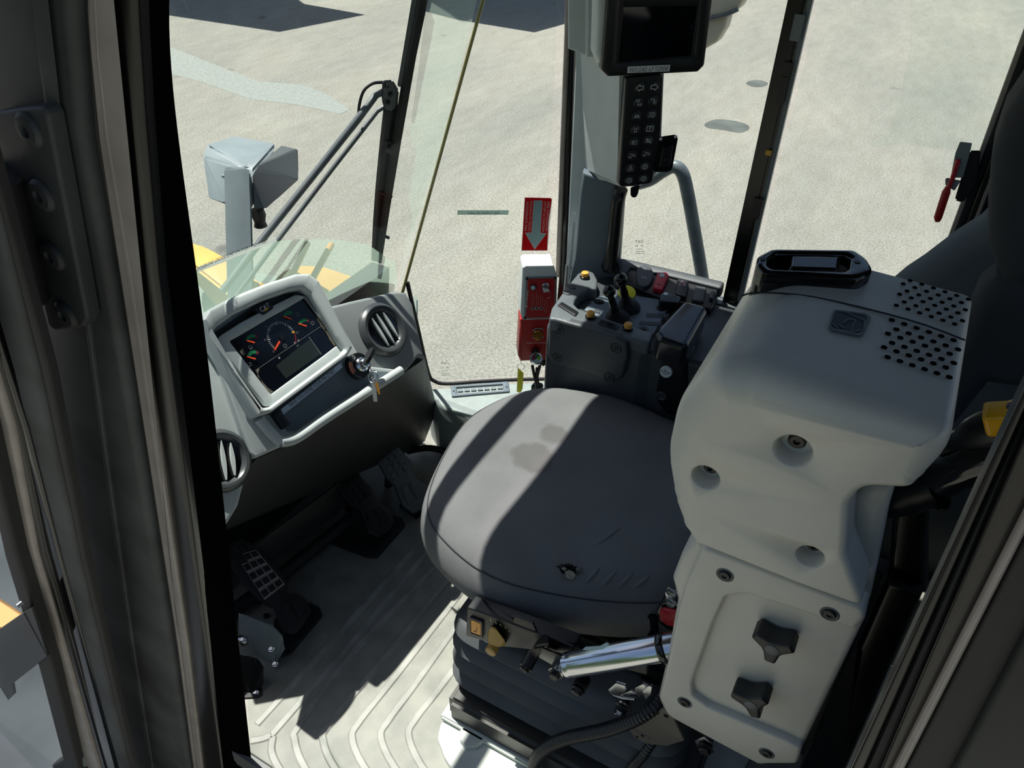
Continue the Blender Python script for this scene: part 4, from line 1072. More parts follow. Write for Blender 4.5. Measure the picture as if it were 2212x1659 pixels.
# latch hardware and conduits under the armrest
lt = thing('latch_bracket', 'bright zinc latch lever on black pivot under the chrome strut', 'latch', YP(.22).px(1350, 1540, 0))
LPn = YP(.275)
soft('plate', [(1314, 1490), (1330, 1476), (1350, 1482), (1352, 1494), (1340, 1500), (1330, 1504), (1318, 1500)], LPn, 0.005, STEEL, lt, 0.001, 0.01)
soft('plate', [(1340, 1502), (1362, 1492), (1378, 1500), (1372, 1512), (1350, 1514)], LPn, 0.005, STEEL, lt, 0.001, 0.0)
soft('lobe', [(1372, 1486), (1388, 1478), (1398, 1484), (1392, 1500), (1380, 1506), (1372, 1498)], LPn, 0.005, STEEL, lt, 0.001, 0.005)
soft('lobe', [(1388, 1496), (1400, 1482), (1408, 1484), (1406, 1500), (1394, 1512)], LPn, 0.005, STEEL, lt, 0.001, 0.012)
tube('pivot', [LPn.px(1348, 1520, -.01), LPn.px(1340, 1536, .016)], 0.011, BLK, lt, 14)
cyl('pivot_ring', LPn.px(1346, 1521, .0), (0, .9, -.2), 0.013, 0.004, STEEL, lt)
screw(LPn.px(1338, 1540, .016), (0.1, .85, -.3), 0.0075, STEEL, lt)
tube('linkage', [LPn.px(1325, 1500, .006), LPn.px(1345, 1508, .006), LPn.px(1372, 1510, .006)], 0.0025, STEEL, lt, 8)
hull('carrier', [YP(.2).px(*q, o) for q in [(1355, 1466), (1410, 1460), (1425, 1500), (1395, 1520), (1360, 1500)] for o in (0, -.03)], BLK, lt, 0.003)
bpk = thing('bracket_plate', 'brownish bracket plate with small holes below the ribbed conduit', 'bracket', YP(.28).px(1420, 1600, 0))
soft('plate', [(1352, 1568), (1390, 1556), (1432, 1530), (1452, 1546), (1478, 1600), (1440, 1612), (1392, 1606), (1372, 1594)], YP(.285), 0.005, mat('brown_grey_paint', (98, 94, 86), .45, var=.05), bpk, 0.001, rad=0.004)
for q in [(1401, 1595), (1439, 1593)]: cyl('rivet', YP(.285).px(*q, 0), (0, 1, 0), 0.0022, 0.001, STEEL, bpk, 12)
for q, r_ in [((1376, 1592), .003), ((1388, 1589), .0035), ((1439, 1546), .0045)]: cyl('hole', YP(.285).px(*q, -.0002), (0, 1, 0), r_, 0.0006, GLOSS, bpk, 14)
lk = thing('linkage_clip', 'dark bolt on a pale clip under the armrest corner', 'bolt', YP(.2).px(1520, 1610, 0))
soft('clip', [(1500, 1600), (1520, 1592), (1542, 1612), (1530, 1624), (1508, 1618)], YP(.25), 0.004, STEEL, lk, 0.001)
screw(YP(.25).px(1524, 1616, 0.004), (0, 1, 0), 0.011, BOLT, lk)
def conduit(name, pts, r, label, group=None):
    P = smooth_open(pts, 14)
    # resample finely so that every second ring is a ridge
    L = [0]
    for a, b in zip(P[:-1], P[1:]): L.append(L[-1] + np.linalg.norm(b - a))
    n = int(L[-1] / 0.0016); Q = [np.array([np.interp(t, L, [p[k] for p in P]) for k in range(3)]) for t in np.linspace(0, L[-1], n)]
    R = [r * (1.0 if (i // 2) % 2 else 0.88) for i in range(n)]
    return tag(tube(name, Q, R, mat('conduit_black', (38, 40, 42), 0.35), None, 14), label, 'cable conduit')
YQ = lambda q: YP(q[2]).px(q[0], q[1], 0)
conduit('conduit', [YQ(q) for q in [(1452, 1470, .20), (1425, 1515, .265), (1382, 1548, .30), (1310, 1576, .32), (1215, 1598, .335), (1168, 1626, .345), (1153, 1665, .345), (1165, 1710, .335), (1210, 1760, .32)]], 0.0135, 'thick ribbed black conduit looping from the armrest to the floor')
conduit('conduit', [YQ(q) for q in [(1412, 1598, .27), (1390, 1630, .29), (1365, 1660, .30), (1330, 1720, .30)]], 0.010, 'thin ribbed black conduit below the bracket plate')

# ================================================================== tilted-up steering armrest
pod = thing('steering_pod', 'large grey tilted-up steering armrest with vent holes and two tri-lobe knobs', 'armrest', (-0.45, 0.1, 0.25))
PY = 0.32; RIM = YP(PY - 0.045)
OUT = [(1548, 762), (1640, 752), (2098, 832), (2086, 880), (2024, 958), (1964, 1046), (1866, 1041), (1836, 1078), (1830, 1190), (1872, 1306), (1720, 1252), (1506, 1166), (1484, 1128), (1462, 1050), (1450, 955), (1472, 852)]
PRV = [.045, .05, .035, .03, .02, .012, .01, .01, .01, .008, .008, .008, .02, .035, .045, .045]
p2 = np.array([YP(PY - r_).uv(*q) for q, r_ in zip(OUT, PRV)])
TOPZ = 1.150
p2[1][1] = TOPZ; p2[2][1] = TOPZ - 0.004; p2[0][1] = TOPZ - 0.02; p2[3][1] = min(p2[3][1], TOPZ - .035); p2[4][1] = min(p2[4][1], TOPZ - .075)
ucv = soft2('upper_cover', p2, YP(PY), 0.305, PODG, pod, 0.045, 0.0, rad=[.05, .06, .04, .05, .05, .03, .03, .03, .06, .012, 0, .012, .05, .1, .1, .12], rv=PRV, segs=7, sharp=60)
# seam across the top and the handle
tube('seam', [onz(*q, TOPZ - .0005) for q in [(1600, 640), (1640, 632), (1760, 642), (1960, 690), (2085, 735)]], 0.0011, mat('seam_dark', (40, 44, 48), .6), pod, 6, curve=4)
HZ = ZP(TOPZ + 0.016)
hd = frame('latch_housing', [(1636, 552), (1668, 536), (1845, 538), (1872, 556), (1888, 582), (1862, 600), (1650, 588), (1634, 572)], [(1660, 562), (1678, 546), (1826, 548), (1838, 556), (1834, 578), (1822, 586), (1668, 580), (1658, 572)], HZ, 0.05, GLOSS, pod, r=0.004, ro=0.03, ri=0.012)
soft('pocket', [(1654, 560), (1840, 548), (1836, 590), (1660, 584)], HZ, 0.01, BLK, hd, 0, -0.02)
soft('latch_bar', [(1708, 550), (1818, 551), (1812, 583), (1704, 580)], HZ, 0.02, GLOSS, hd, 0.006, 0.001, rad=0.006)
for q in [(1648, 560), (1852, 566)]: cyl('screw', HZ.px(*q, 0), (0, 0, 1), 0.004, 0.001, BOLT, hd, 14)
# embossed fold symbol
ic = ZP(TOPZ + 0.0015)
em = frame('emblem', [(1804, 668), (1872, 676), (1882, 684), (1866, 722), (1858, 726), (1796, 714), (1790, 706), (1800, 672)], [(1808, 672), (1868, 680), (1874, 686), (1862, 716), (1854, 720), (1800, 709), (1796, 702), (1804, 676)], ic, 0.002, DGREY, pod, r=0.0004, ro=.003, ri=.003)
soft('emblem_field', [(1806, 671), (1870, 679), (1876, 686), (1862, 719), (1854, 722), (1799, 711), (1794, 703), (1803, 675)], ic, 0.002, mat('emblem_dark', (60, 66, 70), .5), em, 0, -0.0008)
IU = lambda x, y: ic.uv(x, y)
multi('emblem_lines', [line2(IU(a, b), IU(c, d), .0016) for a, b, c, d in [(1820, 671, 1868, 692), (1868, 692, 1866, 712), (1866, 712, 1838, 716), (1838, 716, 1848, 690), (1848, 690, 1830, 690), (1830, 690, 1822, 698), (1798, 698, 1810, 708), (1812, 700, 1822, 708)]], ic, GINK, em, 0.0004)
# vent holes: two staggered grids on the top
HOLE = mat('hole_black', (8, 9, 10), .95, spec=.05)
for rws, (sx, sy), R in (([(1340, 253), (1305, 270), (1325, 307), (1287, 323), (1310, 363), (1270, 380)], (59.5, 19.2), .0030), ([(1247, 455), (1270, 503), (1227, 525), (1248, 572), (1207, 595), (1225, 645)], (63, 20.6), .0035)):
    for x0, y0 in rws:
        for k in range(6):
            lathe('vent_hole', onz(1400 + (x0 + sx * k) / 2.369, 500 + (y0 + sy * k) / 2.369, TOPZ - 0.0012), (0, 0, 1), [(R, 0), (R, 0.0013), (R * .86, 0.0015), (0, 0.0015)], HOLE, pod, 10)
# screw wells in the side
def well(q, R):
    """blind hole cut into the cover, with its screw at the bottom"""
    P = YP(PY).px(*q, 0)
    cut = lathe('cut', P + np.array([0, .02, 0]), (0, -1, 0), [(R * 1.25, 0), (R * 1.25, .0185), (R * 1.12, .0205), (R, .0235), (R * .94, .044), (0, .044)], PODG, pod, 28)
    md = ucv.modifiers.new('b', 'BOOLEAN'); md.operation = 'DIFFERENCE'; md.object = cut; md.solver = 'EXACT'
    bpy.context.view_layer.update()
    me = bpy.data.meshes.new_from_object(ucv.evaluated_get(bpy.context.evaluated_depsgraph_get()))
    ucv.modifiers.clear()
    if len(me.vertices) > 50: ucv.data = me
    bpy.data.objects.remove(cut)
    lathe('screw', P + np.array([0.0, -.0235, 0.0]), (0, 1, 0), [(R * .5, 0), (R * .5, .004), (R * .4, .006), (R * .2, .006), (R * .16, .003), (0, .003)], BOLT, pod, 18)
well((1713, 975), 0.0205); well((1524, 1032), 0.017); well((1750, 1203), 0.016)
ucv.data.polygons.foreach_set('use_smooth', [True] * len(ucv.data.polygons)); ucv.data.set_sharp_from_angle(angle=math.radians(50))
# lower cover
LY = 0.298
soft('side_recess', [(1838, 1074), (1880, 1046), (1934, 1050), (1916, 1110), (1876, 1306), (1862, 1312), (1828, 1190)], YP(.26), 0.08, PODG, pod, 0.012, 0, rad=.02)
lc = soft('lower_cover', [(1504, 1166), (1700, 1240), (1872, 1312), (1866, 1345), (1735, 1615), (1716, 1650), (1640, 1656), (1438, 1548), (1420, 1508), (1440, 1420), (1462, 1296), (1450, 1252), (1470, 1200)], YP(LY - 0.012), 0.14, PODG, pod, 0.010, 0.0, rad=[.01, 0, .02, .01, .01, .02, .01, .03, .03, .05, .03, .02, .02], segs=4)
CF = [(1516, 1182), (1700, 1252), (1866, 1316), (1868, 1338), (1846, 1362), (1700, 1312), (1610, 1284), (1568, 1290), (1540, 1350), (1494, 1478), (1496, 1504), (1530, 1528), (1700, 1600), (1732, 1618), (1722, 1652), (1640, 1652), (1440, 1544), (1424, 1506), (1444, 1420), (1466, 1310), (1480, 1262)]
soft('raised_frame', CF, YP(LY), 0.016, PODG, pod, 0.006, 0.0, rad=[.012, 0, .012, .012, .008, 0, .012, .014, 0, .012, .012, .008, 0, .008, .014, .014, .02, .02, .03, .03, .02], segs=3)
for q in [(1566, 1242), (1792, 1326), (1479, 1517), (1656, 1627)]:
    P = YP(LY).px(*q, 0)
    w = lathe('screw_cup', P - np.array([0, .001, 0]), (0, 1, 0), [(0.0125, 0), (0.0125, .0016), (.011, .0022), (.0095, .0012), (0, .0012)], DGREY, pod, 24)
    lathe('screw', P, (0, 1, 0), [(.0085, 0), (.0085, .002), (.007, .0035), (.0035, .0036), (.003, .002), (0, .002)], BOLT, w, 18)
for q, rot in [((1680, 1364), 0.1), ((1634, 1484), 0.45)]:
    P = YP(LY - .012).uv(*q)
    lob = []
    for k in range(3):
        a = rot + math.pi / 2 + k * 2 * math.pi / 3 + math.pi
        for da_, rr_ in ((-.24, .031), (.24, .031), (.8, .0155), (1.3, .0155)):
            lob.append((P[0] + rr_ * math.cos(a + da_), P[1] + rr_ * math.sin(a + da_)))
    kn = soft2('tri_lobe_knob', lob, YP(LY - .012), 0.030, mat('knob_black', (38, 40, 40), .45), pod, 0.004, 0.034, rad=0.004)
    cyl('knob_cap', YP(LY - .012).at(P[0], P[1], .0335), (0, 1, 0), 0.0095, 0.0015, DGREY, kn, 20, .0005)
# frame post and bars behind the armrest
ap = thing('armrest_post', 'black box-section post behind the grey armrest', 'post', (-.66, .1, 0.0))
soft('post', [(1914, 1256), (1992, 1288), (1818, 1680), (1722, 1680), (1850, 1400)], YP(0.12), 0.06, PAINT, ap, 0.010, segs=4)
soft('upper_post', [(1930, 1080), (2006, 1098), (1998, 1180), (1998, 1286), (1916, 1262)], YP(0.10), 0.05, PAINT, ap, 0.010, segs=4)
soft('side_bar', [(1880, 1230), (1912, 1240), (1760, 1600), (1730, 1640), (1720, 1600)], YP(0.14), 0.03, RUB, ap, 0.006)
# joystick hanging from the tilted armrest
js = thing('steering_joystick', 'black steering joystick with amber trigger below the tilted armrest', 'joystick', YP(.2).px(2050, 1000, 0))
tube('arm', [YP(.17).px(1880, 1075, 0), YP(.17).px(1960, 1060, 0), YP(.18).px(2030, 1050, 0)], [0.030, 0.032, 0.022], BLK, js, 20, curve=4)
hull('guard', [YP(.2).px(*q, o) for q in [(2036, 950), (2052, 940), (2056, 1080), (2046, 1106), (2030, 1106), (2012, 1092), (2028, 1020)] for o in (0, -.04)], GLOSS, js, 0.008)
tube('grip', [YP(.2).px(2040, 1030, 0), YP(.22).px(2110, 1000, 0), YP(.24).px(2240, 960, 0)], [0.026, 0.024, 0.026], GLOSS, js, 20, curve=4)
tube('upper_grip', [YP(.19).px(2040, 965, 0), YP(.2).px(2085, 955, 0), YP(.22).px(2130, 930, 0), YP(.24).px(2240, 905, 0)], [0.016, 0.017, 0.022, 0.026], BLK, js, 18, curve=4)
soft('amber_trigger', [(2120, 906), (2128, 902), (2175, 900), (2212, 888), (2250, 880), (2230, 944), (2130, 948)], YP(0.255), 0.03, AMBER, js, 0.005, rad=0.006)
tag(hull('folded_cloth', [YP(.02).px(*q, o) for q in [(1872, 1530), (1925, 1430), (1940, 1440), (1940, 1490), (1900, 1565), (1868, 1556)] for o in (0, -.05)], WHITE, None, 0.01), 'white folded cloth on the floor behind the armrest post', 'cloth')
# ================================================================== right control console
co = thing('control_console', 'dark grey right console with two ball-top levers, orange buttons and switch row', 'console', (0.0, -0.5, 0.0))
CZ = 0.655
PLAN = [(.196, -.352), (.214, -.42), (.222, -.55), (.20, -.60), (.16, -.655), (-.28, -.655), (-.28, -.40), (-.065, -.372), (-.04, -.36)]
soft2('body', PLAN, ZP(CZ - .022), 0.235, CONS, co, 0.012, 0, rad=[.02, .03, .03, .02, .01, 0, .01, .01, .01])
soft2('lower_body', [(.15, -.38), (.17, -.6), (-.26, -.65), (-.26, -.42), (-.05, -.40)], ZP(.42), 0.40, BLK, co, 0.01)
ZR = ZP(CZ + .008)
RIMP = [(1186, 688), (1192, 664), (1222, 622), (1248, 590), (1266, 581), (1283, 588), (1291, 604), (1289, 626), (1272, 622), (1254, 632), (1243, 646), (1240, 656), (1250, 666), (1272, 674), (1300, 684), (1345, 698), (1412, 718), (1404, 742), (1340, 726), (1260, 704), (1202, 690)]
soft('raised_rim', RIMP, ZR, 0.032, DGREY, co, 0.006, 0, rad=[.012, .012, .02, .012, .012, .012, .012, .008, .012, .012, .01, .01, .01, .01, 0, 0, .008, .008, 0, 0, .012], segs=3)
soft('lever_plate', [(1262, 668), (1292, 640), (1345, 634), (1424, 646), (1424, 656), (1444, 662), (1412, 722), (1345, 704), (1300, 690)], ZP(CZ - .010), 0.014, SLATE, co, 0.002, rad=0.004)
cvp = soft('cover_plate', [(1199, 690), (1260, 706), (1332, 728), (1354, 742), (1357, 770), (1348, 806), (1338, 822), (1318, 827), (1194, 784), (1182, 770), (1186, 712)], YP(-.345), 0.02, CONS, co, 0.007, 0, rad=[.015, 0, .01, .015, .01, .01, .012, .012, .02, .015, .015], segs=4)
for q in [(1208, 712), (1331, 752), (1204, 773), (1316, 815)]:
    P = YP(-.345).px(*q, 0)
    w = lathe('screw_well', P - np.array([0, .002, 0]), (0, 1, 0), [(.0135, 0), (.0135, .0026), (.012, .0034), (.0105, .0018), (0, .0018)], BLK, cvp, 22)
    lathe('screw', P, (0, 1, 0), [(.006, 0), (.006, .001), (.004, .002), (.0025, .001), (0, .001)], BOLT, w, 14)
# levers
for (bx, by), (tx, ty), tz, r_ in [((1333, 690), (1316, 629), .752, .0150), ((1357, 668), (1341, 603), .752, .0150)]:
    B = onz(bx, by, CZ - .010); T = onz(tx, ty, tz)
    ax_v = (T - B) / np.linalg.norm(T - B)
    bt = lathe('boot', B - ax_v * 0.004, ax_v, [(.029, 0), (.030, .006), (.024, .010), (.026, .016), (.019, .021), (.021, .027), (.014, .033), (.012, .042), (.010, .05)], RUB, co, 28, 50)
    lathe('lever_shaft', B + ax_v * .04, ax_v, [(.0085, 0), (.0095, .03), (.0075, .055)], GLOSS, co, 18)
    ball('lever_ball', T, r_, GLOSS, co, 24)
for q, z_ in [((1263, 600), CZ + .008), ((1275, 686), CZ + .008), ((1356, 711), CZ + .008)]:
    P = onz(*q, z_)
    bz = lathe('button_ring', P, (0, 0, 1), [(.0125, 0), (.0125, .004), (.0095, .006), (0, .006)], GLOSS, co, 24)
    lathe('orange_button', P + np.array([0, 0, .005]), (0, 0, 1), [(.0095, 0), (.0098, .008), (.0088, .0105), (.006, .0112), (0, .0112)], ORANGE, bz, 24)
for q in [(1235, 620), (1224, 633)]:
    P = ZR.uv(*q)
    soft2('oval_button', [(P[0] + .0115 * math.cos(t) - .003 * math.sin(t), P[1] + .0085 * math.sin(t)) for t in np.linspace(0, 2 * math.pi, 24, endpoint=False)], ZR, 0.004, CONS, co, 0.0015, 0.0025)
soft('touch_pad', [(1204, 658), (1214, 651), (1250, 673), (1243, 682)], ZR, 0.005, BLK, co, 0.002, 0.0035, rad=0.003)
soft('blank_cover', [(1290, 698), (1299, 689), (1339, 703), (1332, 712)], ZP(CZ + .008), 0.01, BLK, co, 0.002, 0.003, rad=0.003)
for pts in [[(1396, 676), (1446, 678), (1440, 686), (1396, 684)], [(1382, 693), (1432, 696), (1424, 703), (1380, 700)], [(1368, 716), (1410, 723), (1402, 735), (1364, 728)], [(1284, 668), (1298, 670), (1295, 677), (1281, 675)]]:
    pz = ZP(CZ - .0095)
    lbp = soft('label_plate', pts, pz, 0.001, mat('label_dark', (52, 56, 60), .5), co, 0, 0.0006)
    A2 = np.array([pz.uv(*q) for q in pts]); c2 = A2.mean(0); ex = (A2[1] - A2[0]) * .5 + (A2[2] - A2[3]) * .5
    multi('label_symbol', [line2(c2 + ex * (k / 6 - .42), c2 + ex * (k / 6 - .36) + [0, .003 * ((-1) ** k)], .0008) for k in range(6)] + [arc2(c2 + ex * .3, .0018, .0025, 0, 300, 10)], pz, GINK, lbp, 0.001)
for q in [(1294, 652), (1428, 666), (1390, 711)]:
    P = onz(*q, CZ - .010)
    w = lathe('screw_cup', P - np.array([0, 0, .001]), (0, 0, 1), [(.013, 0), (.013, .0016), (.011, .002), (.009, .0012), (0, .0012)], BLK, co, 22)
    lathe('screw', P, (0, 0, 1), [(.006, 0), (.006, .002), (.0045, .003), (.002, .003), (.0018, .0015), (0, .0015)], BOLT, w, 14)
# switch row along the window
s0, s1, s2 = onz(1348, 603, CZ), onz(1540, 660, CZ), ony(1450, 591, -.672)
uu = s1 - s0; nn = np.cross(uu, s2 - s0); nn = nn if nn[2] > 0 else -nn
SWP = PL(s0, -uu if False else np.cross(np.cross(nn, uu), nn), np.cross(nn, uu))
swb = soft('switch_panel', [(1352, 575), (1362, 570), (1420, 578), (1555, 612), (1548, 640), (1536, 668), (1440, 650), (1380, 624), (1344, 606)], SWP, 0.05, BLK, co, 0.004, 0.0, rad=0.006)
soft('sill_cover', [(1326, 566), (1336, 556), (1362, 560), (1470, 585), (1566, 608), (1558, 624), (1460, 600), (1362, 577), (1340, 610), (1325, 606)], SWP, 0.03, CONS, co, 0.005, 0.006, rad=0.008)
sk = soft('socket_cap', [(1376, 582), (1386, 573), (1404, 576), (1412, 592), (1404, 612), (1390, 619), (1378, 612), (1374, 598)], SWP, 0.012, CONS, co, 0.003, 0.010, curve=True)
text('socket_lettering', '12 V', SWP.px(1386, 598, .0102), SWP.px(1397, 601, .0102), SWP.n, WINK, sk, h=0.007)
def rocker(name, pts, m, o=0.012):
    return soft(name, pts, SWP, 0.018, m, co, 0.003, o, rad=0.004)
r1 = rocker('red_switch', [(1420, 588), (1440, 587), (1445, 594), (1430, 627), (1410, 622)], REDP)
lathe('switch_lamp', SWP.px(1430, 595, .0118), SWP.n, [(.0068, 0), (.0068, .001), (.005, .0014), (0, .0014)], PALEB, r1, 18)
multi('switch_mark', [line2(SWP.uv(1419, 613, .012), SWP.uv(1427, 615, .012), .0018)], SWP, INK, r1, 0.0126)
r2 = rocker('hazard_switch', [(1463, 602), (1484, 603), (1488, 612), (1482, 642), (1458, 636)], BLK)
hz_ = [SWP.uv(*q, .0124) for q in [(1473, 607), (1481, 617), (1467, 616)]]
lathe('hazard_disc', SWP.px(1474, 613, .0118), SWP.n, [(.0078, 0), (.0078, .0006), (0, .0006)], DRED, r2, 20)
multi('hazard_triangle', [line2(hz_[0], hz_[1], .0012), line2(hz_[1], hz_[2], .0012), line2(hz_[2], hz_[0], .0012)], SWP, WINK, r2, 0.0132)
rocker('blank_switch', [(1503, 616), (1526, 620), (1520, 652), (1494, 648)], CONS, 0.008)
rocker('end_clip', [(1536, 626), (1546, 628), (1542, 645), (1532, 643)], CONS, 0.01)
r3 = soft('rocker_switch', [(1427, 634), (1440, 629), (1472, 641), (1466, 654), (1425, 650)], ZP(CZ + .012), 0.022, BLK, co, 0.003, 0, rad=.004)
lathe('switch_lamp', onz(1438, 635, CZ + .012), (0, 0, 1), [(.0062, 0), (.0062, .001), (0, .001)], WHITE, r3, 18)
multi('switch_mark', [line2(ZP(CZ + .012).uv(1454, 639), ZP(CZ + .012).uv(1462, 643), .002)], ZP(CZ + .012), DRED, r3)
warn = lathe('warning_disc', onz(1354, 633, CZ - .005), (-.2, .35, 1), [(.022, 0), (.022, .003), (.02, .004), (0, .004)], YEL, co, 28)
# padded wrist rest and its side box
soft('wrist_pad', [(1474, 652), (1482, 648), (1524, 660), (1528, 668), (1488, 742), (1476, 748), (1424, 730), (1416, 716), (1422, 706)], ZP(.705), 0.055, mat('pad_vinyl', (30, 33, 38), 0.16, spec=.7), co, 0.012, 0, rad=0.012, segs=4)
sbx = soft('side_box', [(1414, 772), (1430, 762), (1484, 772), (1484, 900), (1440, 900), (1404, 852), (1404, 820)], YP(-.375), 0.06, BLK, co, 0.010, 0, rad=.015)
lathe('round_badge', YP(-.375).px(1440, 802, 0), (0, 1, .35), [(.0145, -.004), (.0145, .005), (.013, .007), (0, .007)], WHITE, sbx, 28)
bpl = PL(YP(-.375).px(1440, 802, 0) + np.array([0, 1, .35]) / 1.06 * .0072, (-1, 0, 0), (0, -.33, .94))
multi('badge_symbol', [line2((-.004, -.005), (.005, -.005), .001), line2((.005, -.005), (.005, .001), .001), line2((.005, .001), (-.004, .001), .001), line2((-.004, .001), (-.004, -.005), .001), line2((-.002, .001), (-.003, .007), .001), arc2((.009, 0), .0012, .002, 0, 300, 8), arc2((-.009, 0), .0012, .002, 0, 300, 8)], bpl, INK, sbx, 0.0006)
lathe('round_plug', YP(-.375).px(1429, 855, 0), (0, 1, 0), [(.013, -.004), (.013, .002), (.010, .003), (.008, .001), (0, .001)], CONS, sbx, 24)

# ================================================================== switch tower on the right pillar
tw = thing('switch_tower', 'grey pillar tower with black keypad of sixteen round buttons', 'control panel', ony(1330, 480, -.62))
NM = np.array([-.64, .77, 0.0])
KP = facing(ony(1388, 290, -.56), NM)
f_ = lambda a, b, o=0.0: KP.px(a, b, o)
hull('tower_body', [f_(1345, 150), f_(1437, 150), f_(1428, 360), f_(1398, 402), f_(1337, 405), ony(1250, 100, -.655), ony(1262, 372, -.655), ony(1300, 392, -.62), ony(1255, 60, -.655), f_(1345, 60), f_(1437, 60), ony(1400, 60, -.69), ony(1390, 380, -.69)], GREY, tw, 0.010, 3)
soft('lower_cover', [(1258, 372), (1350, 402), (1336, 600), (1326, 640), (1222, 640), (1240, 560), (1252, 420)], PL(ony(1290, 500, -.63), (-.97, -.25, 0), (0, 0, 1)), 0.03, SLATE, tw, 0.008)
kp = soft('keypad', [(1352, 168), (1428, 160), (1433, 168), (1428, 280), (1410, 392), (1402, 398), (1342, 404), (1337, 398), (1346, 260)], KP, 0.02, BLK, tw, 0.003, 0.012, rad=0.006)
KO = 0.012
rows = [((1382, 190), (1414, 188)), ((1379, 222), (1411, 218)), ((1376, 251), (1408, 248)), ((1373, 280), (1404, 278)), ((1370, 308), (1401, 304)), ((1366, 336), (1397, 332)), ((1362, 364), (1393, 360)), ((1359, 390), (1390, 386))]
KU = lambda x, y: KP.uv(x, y, KO + .0012)
def star(c, r, n=12): return [line2(c + r * np.array([math.cos(t), math.sin(t)]), c + r * 1.3 * np.array([math.cos(t), math.sin(t)]), .0009) for t in np.linspace(0, 2 * math.pi, n, endpoint=False)]
for i, rw in enumerate(rows):
    for j, q in enumerate(rw):
        c = KU(*q)
        bt = lathe('key_button', KP.at(c[0], c[1], KO - .0005), KP.n, [(.0115, 0), (.0115, .0012), (.0105, .0018), (0, .0018)], mat('key_black', (30, 31, 33), .4), kp, 22)
        s_ = .0068; L = []
        if i == 0:
            d = -1 if j == 0 else 1
            P_ = [(-d * s_, s_ * .45), (0, s_ * .45), (0, s_ * .95), (d * s_, 0), (0, -s_ * .95), (0, -s_ * .45), (-d * s_, -s_ * .45)]
            P_ = [np.array(p) * 1.1 + c for p in P_]
            L = [line2(P_[k], P_[(k + 1) % 7], .0013) for k in range(7)]
        elif i == 1 and j == 0:
            for dx, dy in ((-.002, .004), (.002, -.004)):
                L += [arc2(c + [dx + .002, dy], .0022, .003, -90, 90, 8), line2(c + [dx + .002, dy - .003], c + [dx + .002, dy + .003], .0008)] + [line2(c + [dx - .004, dy + k], c + [dx, dy + k], .0008) for k in (-.002, 0, .002)]
        elif i == 2 and j == 1:
            L = [arc2(c + [.002, 0], .0045, .0056, -90, 90, 12), line2(c + [.002, -.0056], c + [.002, .0056], .0011)] + [line2(c + [-.007, k], c + [0, k + .0006], .0012) for k in (-.004, 0, .004)]
        elif i == 3 and j == 1:
            L = [line2(c + np.array(a) * s_, c + np.array(b) * s_, .0012) for a, b in (((-1, -.8), (1, -.8)), ((1, -.8), (1, .8)), ((1, .8), (-1, .8)), ((-1, .8), (-1, -.8)))]
        elif i == 3:
            L = [line2(c + [-.002, -.005], c + [-.002, .001], .0009), line2(c + [.002, -.005], c + [.002, .001], .0009), arc2(c + [0, .001], .0018, .0027, 0, 180, 8), line2(c + [-.004, -.005], c + [.004, -.005], .0009)] + [line2(c + .0045 * np.array([math.cos(t), math.sin(t)]), c + .0075 * np.array([math.cos(t), math.sin(t)]), .0008) for t in (.2, .8, 2.3, 2.9)]
        elif i >= 6 and not (i == 6 and j == 0):
            L = [arc2(c, .0044, .0054, 0, 355, 20)] + star(c, .0054) + [line2(c + [-.002, 0], c + [.002, 0], .0012), line2(c + [0, -.002], c + [0, .002], .0010)]
        elif i == 4:
            L = [arc2(c + [.003, .002], .002, .0029, -60, 200, 10), arc2(c + [.003, -.002], .002, .0029, -200, 60, 10)] + [line2(c + [-.0065, k], c + [0, k], .0009) for k in (-.003, 0, .003)] + [line2(c + [-.003, -.0045], c + [-.003, .0045], .0009)]
            if j: L.append(line2(c + [-.006, .006], c + [.006, -.006], .0011))
        elif i == 5:
            L = [line2(c + np.array(a) * s_, c + np.array(b) * s_, .0009) for a, b in (((-.4, .6), (.9, .1)), ((.9, .1), (.9, -.3)), ((.9, -.3), (0, -.2)), ((0, -.2), (-.4, .6)), ((-1, -.2), (-1, -.9)), ((-1, -.2), (-.4, -.9)), ((-.4, -.9), (-.4, -.2)), ((-1, .6), (-.6, .6)))]
        elif i == 6:
            L = [arc2(c + [0, .005], .0022, .0031, 0, 350, 14), line2(c + [-.005, .0005], c + [.005, .0005], .0009)]
        elif i == 1:
            L = [arc2(c + [.003, -.003], .0016, .0025, 0, 350, 12)] + [line2(c + [.003, -.003] + .0035 * np.array([math.cos(t), math.sin(t)]), c + [.003, -.003] + .005 * np.array([math.cos(t), math.sin(t)]), .0008) for t in np.linspace(0, 2 * math.pi, 8, endpoint=False)] + [line2(c + [0, .003 + k], c + [.003, .003 + 2 * k], .0007) for k in (-.0012, 0, .0012)]
        else:
            L = [arc2(c + [dx, .001], .0016, .0024, 0, 350, 12) for dx in (-.0025, .0025)] + [line2(c + [-.006, -.003], c + [-.003, .001], .0009), line2(c + [.006, -.003], c + [.003, .001], .0009), line2(c + [-.006, -.003], c + [.006, -.003], .0009)]
        multi('button_symbol', L, KP, WINK, bt, KO + .0018)
        if i == 3 and j == 1: text('symbol_lettering', '?', KP.at(c[0] - .0025, c[1], KO + .0015), KP.at(c[0] + .0025, c[1], KO + .0015), KP.n, WINK, bt, h=.008)
        if i == 1 and j == 1: text('symbol_lettering', 'P', KP.at(c[0] - .005, c[1] + .003, KO + .0015), KP.at(c[0] - .0015, c[1] + .003, KO + .0015), KP.n, WINK, bt, h=.006)
        if i == 6 and j == 0: text('symbol_lettering', 'AUTO', KP.at(c[0] - .006, c[1] - .004, KO + .0015), KP.at(c[0] + .006, c[1] - .004, KO + .0015), KP.n, WINK, bt, h=.005)
